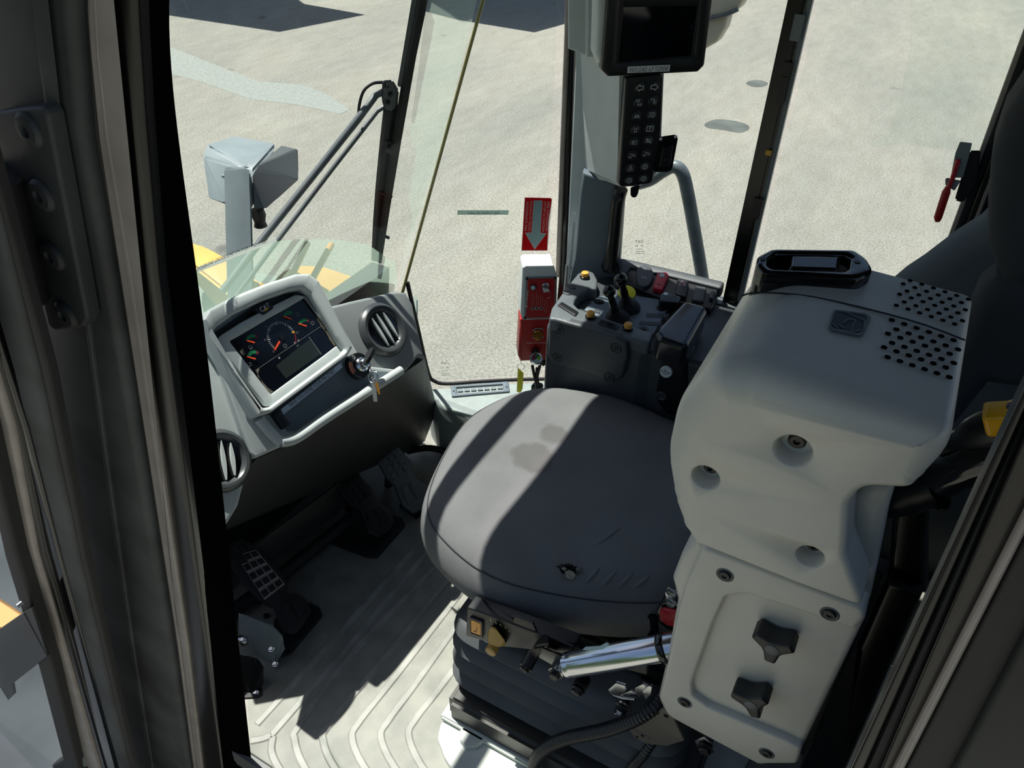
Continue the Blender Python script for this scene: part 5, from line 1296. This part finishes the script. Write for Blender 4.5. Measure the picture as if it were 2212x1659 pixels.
# small black module beside the keypad
mo = thing('switch_module', 'small glossy black switch box with two white screws beside the keypad', 'switch', f_(1440, 370))
hull('case', [f_(*q, o) for q in [(1422, 296), (1461, 290), (1465, 296), (1452, 366), (1446, 371), (1412, 372), (1408, 364)] for o in (.012, -.02)], GLOSS, mo, 0.003)
soft('rocker', [(1432, 318), (1454, 314), (1450, 352), (1446, 358), (1424, 362)], KP, 0.006, BLK, mo, 0.002, 0.015, rad=.003)
for q in [(1427, 300), (1459, 295)]: lathe('screw', f_(*q, .0118), KP.n, [(.0036, 0), (.0036, .001), (.002, .0016), (0, .0016)], WHITE, mo, 14)
multi('print', [arc2(KP.uv(1436, 346, .0155), .0015, .0022, 60, 300, 8), line2(KP.uv(1440, 346, .0155), KP.uv(1444, 346, .0155), .0007)], KP, GINK, mo, 0.0156)
hull('tail_clip', [f_(*q, o) for q in [(1362, 404), (1382, 400), (1378, 420), (1372, 428), (1362, 424)] for o in (0, -.02)], BLK, tw, 0.002)
# grab handle down the pillar
gh = thing('grab_handle', 'black vertical grab handle on the right pillar', 'handle', ony(1318, 600, -.62))
hpts = [ony(*q, -.615) for q in [(1342, 408), (1334, 440), (1326, 520), (1318, 580)]]
tube('grip', hpts, 0.0165, BLK, gh, 16, curve=4)
hull('foot', [ony(*q, y) for q in [(1300, 560), (1330, 556), (1340, 585), (1310, 592), (1298, 584)] for y in (-.61, -.65)], BLK, gh, 0.006)
lathe('cap', ony(1332, 428, -.597), (0, 1, .2), [(.011, 0), (.011, .002), (.009, .003), (0, .003)], BLK, gh, 20)
# monitor
MP = facing(ony(1412, 80, -.545), NM)
mn = thing('monitor', 'black framed monitor with dark screen at the top of the tower', 'monitor', MP.px(1410, 160, -.03))
soft('rear_case', [(1296, -60), (1530, -60), (1512, 150), (1304, 158), (1290, 120)], MP, 0.05, GREY, mn, 0.012, -0.012, rad=.012)
frame('bezel', [(1318, -62), (1548, -66), (1522, 142), (1508, 156), (1314, 166), (1300, 152)], [(1344, -18), (1514, -20), (1500, 118), (1494, 122), (1338, 134), (1332, 132)], MP, 0.028, BLK, mn, off=0.0, r=0.004, ro=.008, ri=.003, inoff=-.004)
frame('inner_step', [(1338, -24), (1520, -26), (1502, 124), (1496, 128), (1332, 140), (1328, 138)], [(1348, 16), (1508, 12), (1494, 118), (1490, 120), (1338, 133), (1336, 131)], MP, 0.012, BLK, mn, off=-.005, r=0.0012, ro=.003, ri=.002)
soft('screen', [(1340, -8), (1516, -12), (1494, 126), (1334, 138)], MP, 0.006, mat('monitor_glass', (4, 6, 12), .06, spec=.5), mn, 0, -0.010)
soft('mount_case', [(1226, -60), (1272, -60), (1268, 122), (1226, 106)], PL(ony(1250, 50, -.60), (-.97, -.25, 0), (0, 0, 1)), 0.05, GREY, mn, 0.006)
soft('mount_side', [(1270, -60), (1300, -60), (1292, 124), (1268, 124)], PL(ony(1280, 50, -.598), (-.75, -.66, 0), (0, 0, 1)), 0.04, GREY, mn, 0.005)
ps = thing('label_strip', 'white label giving the payload on the monitor frame', 'label', MP.px(1400, 150, 0))
soft('strip', [(1356, 144), (1448, 140), (1446, 154), (1355, 158)], MP, 0.0006, PAPER, ps, 0, 0.0012)
text('lettering', 'PAYLOAD 6.9 TONNE', MP.px(1360, 151.5, .0012), MP.px(1444, 147.5, .0012), MP.n, INK, ps, h=0.0095)

# ================================================================== fire suppression unit
FP = facing(ony(1168, 640, -.545), NQ)
fs = thing('fire_control_box', 'white and red fire suppression control box with key, gauge and brass knob', 'control box', FP.px(1165, 770, 0))
soft('white_case', [(1129, 578), (1136, 574), (1196, 573), (1204, 600), (1202, 690), (1130, 692), (1124, 680)], FP, 0.06, WHITE, fs, 0.004, 0, rad=.006)
hull('case_top', [FP.px(*q, o) for q, o in [((1128, 582), -.03), ((1198, 580), -.03), ((1203, 602), .002), ((1136, 602), .002)]] + [FP.px(1128, 582, -.06), FP.px(1198, 580, -.06)], WHITE, fs, .001)
fpn = soft('face_panel', [(1136, 600), (1203, 598), (1200, 688), (1132, 690)], FP, 0.004, CANG, fs, 0.001, 0.004, rad=.004)
soft('red_panel', [(1140, 603), (1199, 601), (1197, 685), (1136, 687)], FP, 0.003, RED, fpn, 0, 0.0055, rad=.006)
for q in [(1138, 602), (1199, 601), (1134, 687)]: lathe('corner_screw', FP.px(*q, .005), FP.n, [(.0042, 0), (.0042, .001), (.003, .0016), (0, .0016)], BOLT, fpn, 14)
pb = lathe('push_button', FP.px(1152, 620, .005), FP.n, [(.0085, 0), (.0085, .003), (.006, .004), (.006, .006), (.0045, .008), (0, .008)], GLOSS, fpn, 22)
lathe('lamp_cap', FP.px(1152, 621, .010), FP.n, [(.006, 0), (.0055, .003), (.003, .005), (0, .005)], mat('pale_lens', (190, 214, 216), .3), pb, 18)
ks = lathe('key_switch', FP.px(1178, 616, .005), FP.n, [(.0095, 0), (.0095, .004), (.007, .006), (.007, .010), (0, .010)], CHROME, fpn, 22)
hull('small_key', [FP.px(*q, o) for q in [(1172, 622), (1186, 624), (1187, 630), (1174, 632)] for o in (.012, .016)], WHITE, ks, .001)
tube('key_loop', [FP.px(*q, .014) for q in [(1186, 630), (1190, 636), (1187, 644), (1182, 642)]], .0007, STEEL, ks, 6, curve=4)
text('lettering', 'MUIRHEAD', FP.px(1136.5, 658, .0055), FP.px(1139.5, 627, .0055), FP.n, WINK, fpn, h=.006)
flat('logo_triangle', [FP.uv(1134, 660, .0055), FP.uv(1140, 660, .0055), FP.uv(1137, 665, .0055)], FP, WINK, fpn, .0062)
for q in [(1151, 666), (1160, 666), (1169, 666)]:
    lathe('indicator_lamp', FP.px(*q, .0055), FP.n, [(.0048, 0), (.0048, .0008), (.0036, .001), (0, .001)], WINK, fpn, 16)
    lathe('indicator_lens', FP.px(*q, .0065), FP.n, [(.0034, 0), (.0034, .001), (0, .001)], GLOSS, fpn, 14)
for x, y0, y1 in [(1149, 660, 634), (1153, 660, 640), (1158, 660, 631), (1162, 660, 638), (1167, 660, 636), (1171, 660, 642), (1181, 676, 642), (1176, 676, 646)]:
    multi('small_print', [line2(FP.uv(x, y0, .0055), FP.uv(x + .8, (y0 + y1) / 2 + 1, .0055), .0008), line2(FP.uv(x + .8, (y0 + y1) / 2 - 1, .0055), FP.uv(x + 1, y1, .0055), .0008)], FP, mat('pale_red_print', (214, 150, 146), .5), fpn, .0061)
rb_ = soft('red_case', [(1124, 690), (1200, 690), (1196, 776), (1126, 780), (1119, 768)], FP, 0.05, RED, fs, 0.002, -0.002)
hull('side_flange', [FP.px(*q, o) for q, o in [((1124, 692), -.002), ((1126, 780), -.002), ((1119, 694), -.04), ((1119, 768), -.04), ((1126, 700), .004), ((1126, 785), .004)]], RED, fs, .001)
kc = FP.uv(1162, 721, 0)
multi('turn_arrow', [arc2(kc, .0165, .0195, 40, 140, 14), [kc + np.array(p) for p in ((-.017, .010), (-.0115, .016), (-.010, .0105))]], FP, PALEB, rb_, 0.0)
multi('turn_arrow', [arc2(kc, .0165, .0195, 215, 325, 14), [kc + np.array(p) for p in ((.0175, -.010), (.0115, -.016), (.010, -.0105))]], FP, PALEB, rb_, 0.0)
text('lettering', 'TURN TO ACTIVATE', FP.px(1137, 741, -.002), FP.px(1184, 740, -.002), FP.n, WINK, rb_, h=.0042)
kb_ = lathe('brass_knob', FP.px(1160, 720, -.002), FP.n, [(.0125, 0), (.0125, .004), (.009, .008), (.008, .016), (.011, .019), (.009, .023), (0, .024)], BRASS, fs, 22)
obox('knob_wing', FP.px(1162, 722, .02), (FP.u + .1 * FP.v, FP.v - .1 * FP.u, FP.n), (.034, .009, .008), BRASS, kb_, .003)
gd = (FP.n * 0.8 + np.array([0, 0, .6])); gd /= np.linalg.norm(gd)
GC = FP.px(1158, 774, .02)
lathe('gauge_neck', GC - gd * .02 + FP.v * .006, FP.v, [(.009, 0), (.012, .012), (.006, .024), (.004, .03)], RUB, fs, 18)
gg = lathe('pressure_gauge', GC - gd * .012, gd, [(.017, 0), (.0185, .002), (.0185, .013), (.017, .015), (.0145, .014), (.0145, .012), (0, .012)], CHROME, fs, 30)
gp = PL(GC + gd * .0005, FP.u, np.cross(gd, FP.u))
flat('dial_face', [(.0142 * math.cos(t), .0142 * math.sin(t)) for t in np.linspace(0, 2 * math.pi, 30, endpoint=False)], gp, PALEB, gg, .0004)
flat('dial_zone', arc2((0, 0), .001, .0125, 95, 210, 10), gp, DRED, gg, .0009)
flat('dial_zone', arc2((0, 0), .001, .0125, 30, 88, 10), gp, GREEN, gg, .0009)
flat('dial_zone', arc2((0, 0), .001, .0125, -25, 28, 10), gp, mat('lime_print', (150, 190, 40), .5), gg, .0009)
flat('dial_needle', line2((-.004, -.004), (.009, .009), .0012), gp, INK, gg, .0014)
for q in [((1150, 790), (1155, 815), (1162, 840)), ((1166, 790), (1160, 815), (1158, 845)), ((1160, 795), (1160, 818), (1166, 842))]:
    tube('hose', [FP.px(*p, .012) for p in q], .0045, RUB, fs, 10, curve=4)
box('hose_clamp', FP.px(1173, 782, -.02) - .009, FP.px(1173, 782, -.02) + .009, RUB, fs, .003)
tr_ = thing('yellow_tag', 'yellow plastic tag on a wire ring under the red box', 'tag', FP.px(1122, 850, .01))
ringtube('ring', FP.px(1125, 792, .006), FP.n, .0105, .0008, STEEL, tr_)
hull('tag', [FP.px(*q, o) for q in [(1119, 794), (1122, 798), (1131, 806), (1129, 840), (1124, 849), (1116, 846), (1118, 820)] for o in (.006, .008)], YEL, tr_, .0005)
hull('tag_fold', [FP.px(*q, o) for q in [(1124, 800), (1131, 806), (1129, 840), (1123, 848)] for o in (.008, .011)], YEL, tr_, .0005)
box('cable_gland', FP.px(1160, 838, -.01) - .015, FP.px(1160, 838, -.01) + .014, RUB, fs, .004)

# ================================================================== stickers on the glass
QS = PL(QG.o, QG.u, QG.v)
as_ = thing('arrow_sticker', 'red fire suppression sticker with pale downward arrow on the corner glass', 'sticker', QS.px(1160, 540, .002))
soft('backing', [(1134, 427), (1189, 428), (1192, 431), (1185, 480), (1182, 541), (1127, 541)], QS, 0.0006, vinyl('red_vinyl', (206, 40, 44)), as_, 0, .002)
soft('border', [(1133, 426), (1190, 427), (1193, 430), (1183, 542), (1126, 542)], QS, 0.0004, vinyl('white_vinyl', (232, 234, 230)), as_, 0, .0012)
AR = [(1154, 434), (1171, 434), (1166.5, 504), (1179, 505), (1155, 537), (1136, 504), (1149, 503)]
soft('arrow_edge', [(1153, 433), (1172, 433), (1167.5, 503), (1181, 504), (1155, 539), (1134, 503), (1148, 502)], QS, 0.0003, vinyl('white_vinyl', (232, 234, 230)), as_, 0, .0024)
soft('arrow', AR, QS, 0.0003, vinyl('pale_vinyl', (186, 214, 218)), as_, 0, .0027)
QN = QS.n
def t2(s_, a, b, h): text('lettering', s_, QS.px(*a, .0022), QS.px(*b, .0022), QN, vinyl('white_vinyl', (232, 234, 230)), as_, h=h)
t2('FIRE SUPPRESSION', (1135.5, 498), (1139.5, 436), .0066); t2('SYSTEM ACTIVATION', (1143.5, 499), (1148, 434), .0066)
t2('FIRE SUPPRESSION', (1185, 436), (1180.5, 498), .0066); t2('SYSTEM ACTIVATION', (1177.5, 435), (1173, 500), .0066)
cs_ = thing('label_strip', 'pale grey call sign label stuck on the corner glass', 'label', QS.px(1043, 460, .002))
soft('strip', [(988, 454), (1099, 454), (1098, 464), (988, 464)], QS, .0005, vinyl('label_grey', (196, 212, 204)), cs_, 0, .0022)
text('lettering', 'CALL ID SIGN V 204', QS.px(1010, 460, .0022), QS.px(1078, 460, .0022), QN, INK, cs_, h=.0062)
dg = thing('label_strip', 'slanted white grease reminder label along the dusty windscreen band', 'label', WSP.px(515, 560, .004))
curved('strip', wpx([(424, 578), (480, 557), (540, 534), (594, 513), (597, 521), (540, 543), (480, 567), (426, 588)]), .0012, .0005, vinyl('white_vinyl', (232, 234, 230)), dg)
gt = text('lettering', 'DOGBONE GREASE LINE ON EVERY PRE-START', wq(427, 582, .004), wq(580, 521, .004), WSP.n, INK, dg, h=.0085)
for v in gt.data.vertices:                       # lay the letters onto the bowed glass
    w_ = v.co + Vector(BASE[dg.name]); v.co.x += wsx(w_.z) + bow(w_.y) - .0022 - w_.x
vs_ = thing('label_strip', 'narrow vertical white label on the right pillar edge', 'label', ony(1236, 560, -.634))
VP = facing(ony(1236, 520, -.634), NQ)
soft('strip', [(1239, 458), (1244, 463), (1236, 560), (1231, 612), (1226, 612), (1231, 540)], VP, .0005, PAPER, vs_, 0, 0)
text('lettering', 'FIRE SUPPRESSION ACTIVATION', VP.px(1230, 606, 0), VP.px(1241, 482, 0), VP.n, GINK, vs_, h=.0045)
def gmark(name, label, pl, c, w):
    g = thing(name, label, 'glass mark', pl.px(c[0], c[1] + 24, .001))
    text('lettering', 'CAT', pl.px(c[0] - w / 2, c[1], .001), pl.px(c[0] + w / 2, c[1] - w * .03, .001), pl.n, INK, g, h=.0078, mirror=True)
    for k, (dx, dy, ww) in enumerate([(-5, 9, 9), (6, 9, 7), (0, 16, 14), (1, 21, 18), (2, 25, 20)]):
        a, b = pl.uv(c[0] + dx - ww / 2, c[1] + dy), pl.uv(c[0] + dx + ww / 2, c[1] + dy - .4)
        multi('small_print', [arc2((a + b) / 2, .0022, .003, 0, 350, 14)] if k < 2 else [line2(a, a + (b - a) * .6, .0012), line2(a + (b - a) * .68, b, .0012)], pl, GINK, g, .0012)
gmark('glass_mark', 'mirrored black maker mark low on the corner glass', QS, (961, 785), 16)
gmark('glass_mark', 'mirrored black maker mark on the side glass beside the grab handle', YP(-.70), (1381, 522), 17)
# ================================================================== window latch with red lever
wl = thing('window_latch', 'grey window latch with red lever on the rear right window post', 'latch', ony(2060, 470, -.66))
WL = YP(-.665)
hull('base_block', [WL.px(*q, o) for q in [(2094, 325), (2120, 325), (2108, 400), (2080, 438), (2062, 432)] for o in (0, -.03)], BLK, wl, .003)
hull('bracket', [WL.px(*q, o) for q in [(2074, 306), (2100, 309), (2094, 335), (2080, 384), (2053, 384), (2064, 330)] for o in (.012, .004)], CANG, wl, .001)
hull('keeper', [WL.px(*q, o) for q in [(2042, 386), (2046, 384), (2076, 390), (2062, 412), (2056, 404), (2042, 400)] for o in (.014, .002)], CANG, wl, .001)
tube('lever', [WL.px(2070, 345, .016), WL.px(2058, 384, .016), WL.px(2048, 408, .02)], .0045, REDP, wl, 12)
tube('red_grip', [WL.px(2048, 404, .02), WL.px(2044, 415, .02), WL.px(2026, 470, .022), WL.px(2025, 478, .022)], [.005, .0078, .0078, .005], RED, wl, 16)

# ================================================================== outside: handrail, mirror
hr = tag(tube('handrail', [ony(*q, -.98) for q in [(1380, 396), (1405, 388), (1432, 370), (1456, 360), (1474, 374), (1486, 420), (1502, 510), (1518, 605), (1530, 690), (1540, 760)]] + [ony(1545, 800, -.98), np.array([-.10, -.74, .25])], .0185, mat('handrail_grey', (116, 126, 130), .4, rgb2=(86, 94, 100), vscale=14), n=16, curve=5), 'bent grey steel handrail outside the right side glass', 'handrail')
MRP = YP(-1.35)
mr = thing('side_mirror', 'cream backed side mirror outside the glass behind the monitor', 'mirror', MRP.px(1560, 110, 0))
soft('upper_shell', [(1500, -80), (1612, -80), (1606, 0), (1594, 22), (1570, 32), (1535, 40), (1495, 48)], MRP, .06, mat('mirror_cream', (206, 196, 178), .45), mr, .010, 0, rad=.03)
soft('lower_shell', [(1500, 48), (1535, 42), (1574, 32), (1566, 62), (1548, 92), (1520, 108), (1495, 112)], MRP, .05, mat('mirror_cream', (206, 196, 178), .45), mr, .010, -.01, rad=.02)
tube('mirror_joint', [MRP.px(1500, 48, .004), MRP.px(1535, 40, .004), MRP.px(1570, 31, .004), MRP.px(1594, 20, .004)], .006, DGREY, mr, 8, curve=4)

# ================================================================== wiper on the windscreen
wp = thing('windscreen_wiper', 'black windscreen wiper with long blade and twin parallel arms', 'wiper', WSP.px(820, 570, -.03))
WQ = lambda x, y, o=-.03: wq(x, y, o)
def wslab(name, pts, o, th, m):
    return curved(name, wpx(pts, o), o, th, m, wp)
hull('blade_upper', [WQ(*q, o) for q in [(896, -40), (914, -40), (872, 190), (858, 186)] for o in (-.045, -.06)], DGREY, wp, .002)
wslab('blade_rubber', [(916, -40), (934, -40), (900, 120), (868, 300), (846, 430), (824, 570), (818, 566), (836, 430), (856, 290), (884, 130)], -.016, .010, RUB)
wslab('blade_frame', [(842, 196), (860, 200), (856, 280), (842, 360), (834, 440), (822, 520), (816, 566), (808, 564), (812, 480), (818, 400), (828, 300), (836, 230)], -.030, .010, BLK)
for q in [(832, 300), (820, 412), (814, 500)]: tube('blade_claw', [WQ(q[0] - 4, q[1], -.034), WQ(q[0] + 26, q[1] + 14, -.020)], .0045, BLK, wp, 8)
hull('knuckle', [WQ(*q, o) for q in [(826, 174), (848, 172), (862, 196), (858, 232), (846, 244), (832, 240), (824, 215)] for o in (-.028, -.06)], DGREY, wp, .004)
tube('arm', [WQ(832, 196, -.05), WQ(812, 206, -.05), WQ(774, 256, -.05), WQ(668, 390, -.05), WQ(560, 525, -.05), WQ(480, 630, -.05)], [.007, .008, .009, .0085, .0085, .0085], DGREY, wp, 10)
tube('parallel_arm', [WQ(834, 228, -.045), WQ(815, 240, -.045), WQ(720, 362, -.045), WQ(598, 522, -.045), WQ(510, 640, -.045)], .0055, DGREY, wp, 10)
tube('washer_hose', [WQ(775, 258, -.055), WQ(776, 228, -.06), WQ(786, 196, -.06), WQ(806, 180, -.06), WQ(830, 178, -.06)], .0035, RUB, wp, 8, curve=5)
for q in [(836, 186), (844, 204), (838, 222)]: ball('pivot_nut', WQ(*q, -.026), .006, BOLT, wp, 12)

# ================================================================== work lamp and front frame of the machine
wk = thing('work_lamp', 'grey sheet-metal work lamp housing on a post outside the windscreen', 'lamp', dep(512, 590, 2.45))
hull('housing', [dep(*q) for q in [(437, 338, 2.62), (442, 312, 2.66), (503, 293, 2.85), (600, 310, 2.78), (545, 372, 2.50), (534, 350, 2.55), (548, 452, 2.50), (487, 444, 2.54), (449, 432, 2.60)]], CANG, wk, .012, 3)
hull('side_plate', [dep(*q) for q in [(545, 378, 2.49), (560, 355, 2.52), (607, 314, 2.74), (640, 322, 2.70), (634, 346, 2.68), (640, 384, 2.64), (646, 388, 2.63), (578, 450, 2.52), (548, 452, 2.49), (552, 452, 2.51), (610, 318, 2.76), (644, 324, 2.72)]], mat('lamp_shade_grey', (74, 78, 78), .5), wk, .003)
hull('post', [dep(*q) for q in [(484, 366, 2.46), (490, 357, 2.46), (534, 362, 2.44), (542, 374, 2.44), (552, 760, 2.55), (494, 760, 2.57), (486, 366, 2.52), (540, 368, 2.50), (550, 760, 2.62), (496, 760, 2.64)]], CANG, wk, .006)
lathe('lamp_stub', dep(556, 452, 2.52), (0, 0, -1), [(.02, 0), (.024, .02), (.018, .045), (.022, .06), (0, .065)], RUB, wk, 16)
for q, t in [((625, 360), 2.66), ((627, 386), 2.64), ((482, 381), 2.5)]: ball('bolt_head', dep(*q, t - .02), .006, STEEL, wk, 10)
ff = thing('front_frame', 'yellow front frame of the machine beyond the dusty windscreen band', 'machine frame', dep(600, 640, 3.1))
hull('left_beam', [dep(*q) for q in [(380, 508, 3.1), (440, 532, 3.0), (560, 590, 2.9), (500, 640, 2.75), (380, 545, 2.95), (380, 560, 3.0), (480, 680, 2.9)]], CYEL, ff, .01)
hull('centre_block', [dep(*q) for q in [(598, 590, 2.95), (640, 570, 3.05), (700, 575, 3.1), (770, 598, 3.1), (770, 612, 3.05), (700, 660, 2.9), (600, 680, 2.8), (700, 690, 3.0), (560, 640, 2.85)]], CYEL, ff, .01)
hull('cross_plate', [dep(*q) for q in [(540, 595, 2.95), (575, 615, 2.9), (640, 650, 2.85), (600, 690, 2.85), (520, 640, 2.9)]], CYEL, ff, .006)
hull('dark_deck', [dep(*q) for q in [(360, 560, 3.2), (905, 640, 3.3), (905, 800, 3.1), (360, 800, 3.0), (360, 580, 3.3), (860, 660, 3.5)]], mat('deck_green_grey', (120, 134, 124), .6, var=.1, vscale=4), ff, .01)
for a, b in [((664, 526), (628, 600)), ((716, 528), (676, 600))]:
    tube('yellow_pipe', [dep(*a, 2.9), dep(*b, 2.75)], .012, mat('ochre', (196, 140, 62), .5), ff, 10)

# marks on the yard
ST = mat('oil_stain', (84, 88, 86), .95, rgb2=(100, 104, 101), vscale=3, spec=.05)
for lab, pts in (('small dark oval oil stain beyond the side glass', [(1612, 180), (1622, 174), (1640, 173), (1656, 177), (1658, 182), (1646, 187), (1626, 187)]),
                 ('wide grey damp stain beyond the handrail', [(1522, 268), (1545, 258), (1580, 260), (1612, 268), (1618, 278), (1598, 286), (1560, 280), (1530, 276)])):
    tag(soft('oil_stain', pts, ZP(GZ + .003), .003, ST, curve=True), lab, 'stain')
tag(soft('concrete_patch', [(330, 88), (380, 106), (470, 142), (560, 176), (650, 182), (700, 200), (756, 236), (735, 246), (640, 226), (540, 214), (440, 178), (330, 150)], ZP(GZ + .002), .002, mat('pale_concrete', (132, 137, 132), .95, rgb2=(146, 150, 144), vscale=20, spec=.05)), 'paler worn wedge of concrete seen through the windscreen', 'patch')

# ================================================================== added unseen roofs, outlined to cast the dark shapes on the yard
def shadow_caster(label, pts, h):
    s = thing('shadow_caster', label, 'shadow_caster', (0, 0, 0))
    G = [onz(*q, GZ) for q in pts]
    T = [g + SUN * ((h - GZ) / SUN[2]) for g in G]
    rings_mesh('roof', [[t for t in T], [t + np.array([0, 0, .12]) for t in T]], CANG, s)
    far = sorted(T, key=lambda t: -np.linalg.norm(t[:2] - CAM[:2]))[:2]
    for t in far:
        cyl('post', (t[0], t[1], GZ), (0, 0, 1), .08, h - GZ, CANG, s, 12)
    return s
# added deck below the open door, its dark grey standing for shaded ground
ad = thing('shade_deck', 'dark grey deck added for the shaded ground seen through the lower left door glass', 'fender', (1.2, 1.1, -1.2))
box('deck', (0.95, 0.02, -.62), (3.2, 1.7, -.55), mat('shaded_ground_grey', (74, 78, 82), .95, spec=.05, var=.2, vscale=3), ad, .02)
box('edge_strip', (0.95, 0.46, -.55), (3.2, 0.54, -.53), mat('ochre', (196, 140, 62), .5), ad, .01)
box('skirt', (1.0, 0.1, GZ), (3.1, 1.6, -.62), RUB, ad)
shadow_caster('unseen flat roof added to shade the yard ahead of the machine', [(360, 32), (600, 68), (785, 31), (655, 8), (560, -60), (200, -60), (200, 12)], 2.6)
shadow_caster('unseen flat roof added to shade the yard beyond the corner glass', [(985, 42), (1150, 69), (1240, 44), (1400, 0), (1400, -70), (900, -70), (900, 20)], 2.6)

# trees and scrub standing behind the photographer (seen as green reflections in the door posts)
def treeline():
    rnd = random.Random(3); V = []; Fc = []
    for i in range(5200):
        x = rnd.uniform(-16, 14); h = 5.2 + 1.4 * math.sin(x * 0.7) + rnd.uniform(-.6, .6)
        z = GZ + h * rnd.random() ** 0.8; y = 10.5 + rnd.gauss(0, .55) + 0.25 * math.sin(x * 2.1)
        a, b = rnd.uniform(0, 6.28), rnd.uniform(-.9, .9); s_ = rnd.uniform(.22, .42)
        u = np.array([math.cos(a), math.sin(a) * .6, b]) * s_; v = np.array([-math.sin(a) * .4, .3 * math.cos(a), 1]) * s_ * .7
        c = np.array([x, y, z]); k = len(V)
        V += [c - u, c - v * .6, c + u, c + v]; Fc.append((k, k + 1, k + 2, k + 3))
    return mesh('hedge', V, Fc, mat('leaf_green', (70, 104, 34), .6, var=.35, vscale=2), loc=(-1, 10.5, GZ))
tag(treeline(), 'green hedge foliage at the yard edge behind the camera, seen only as reflections', 'hedge', kind='stuff')
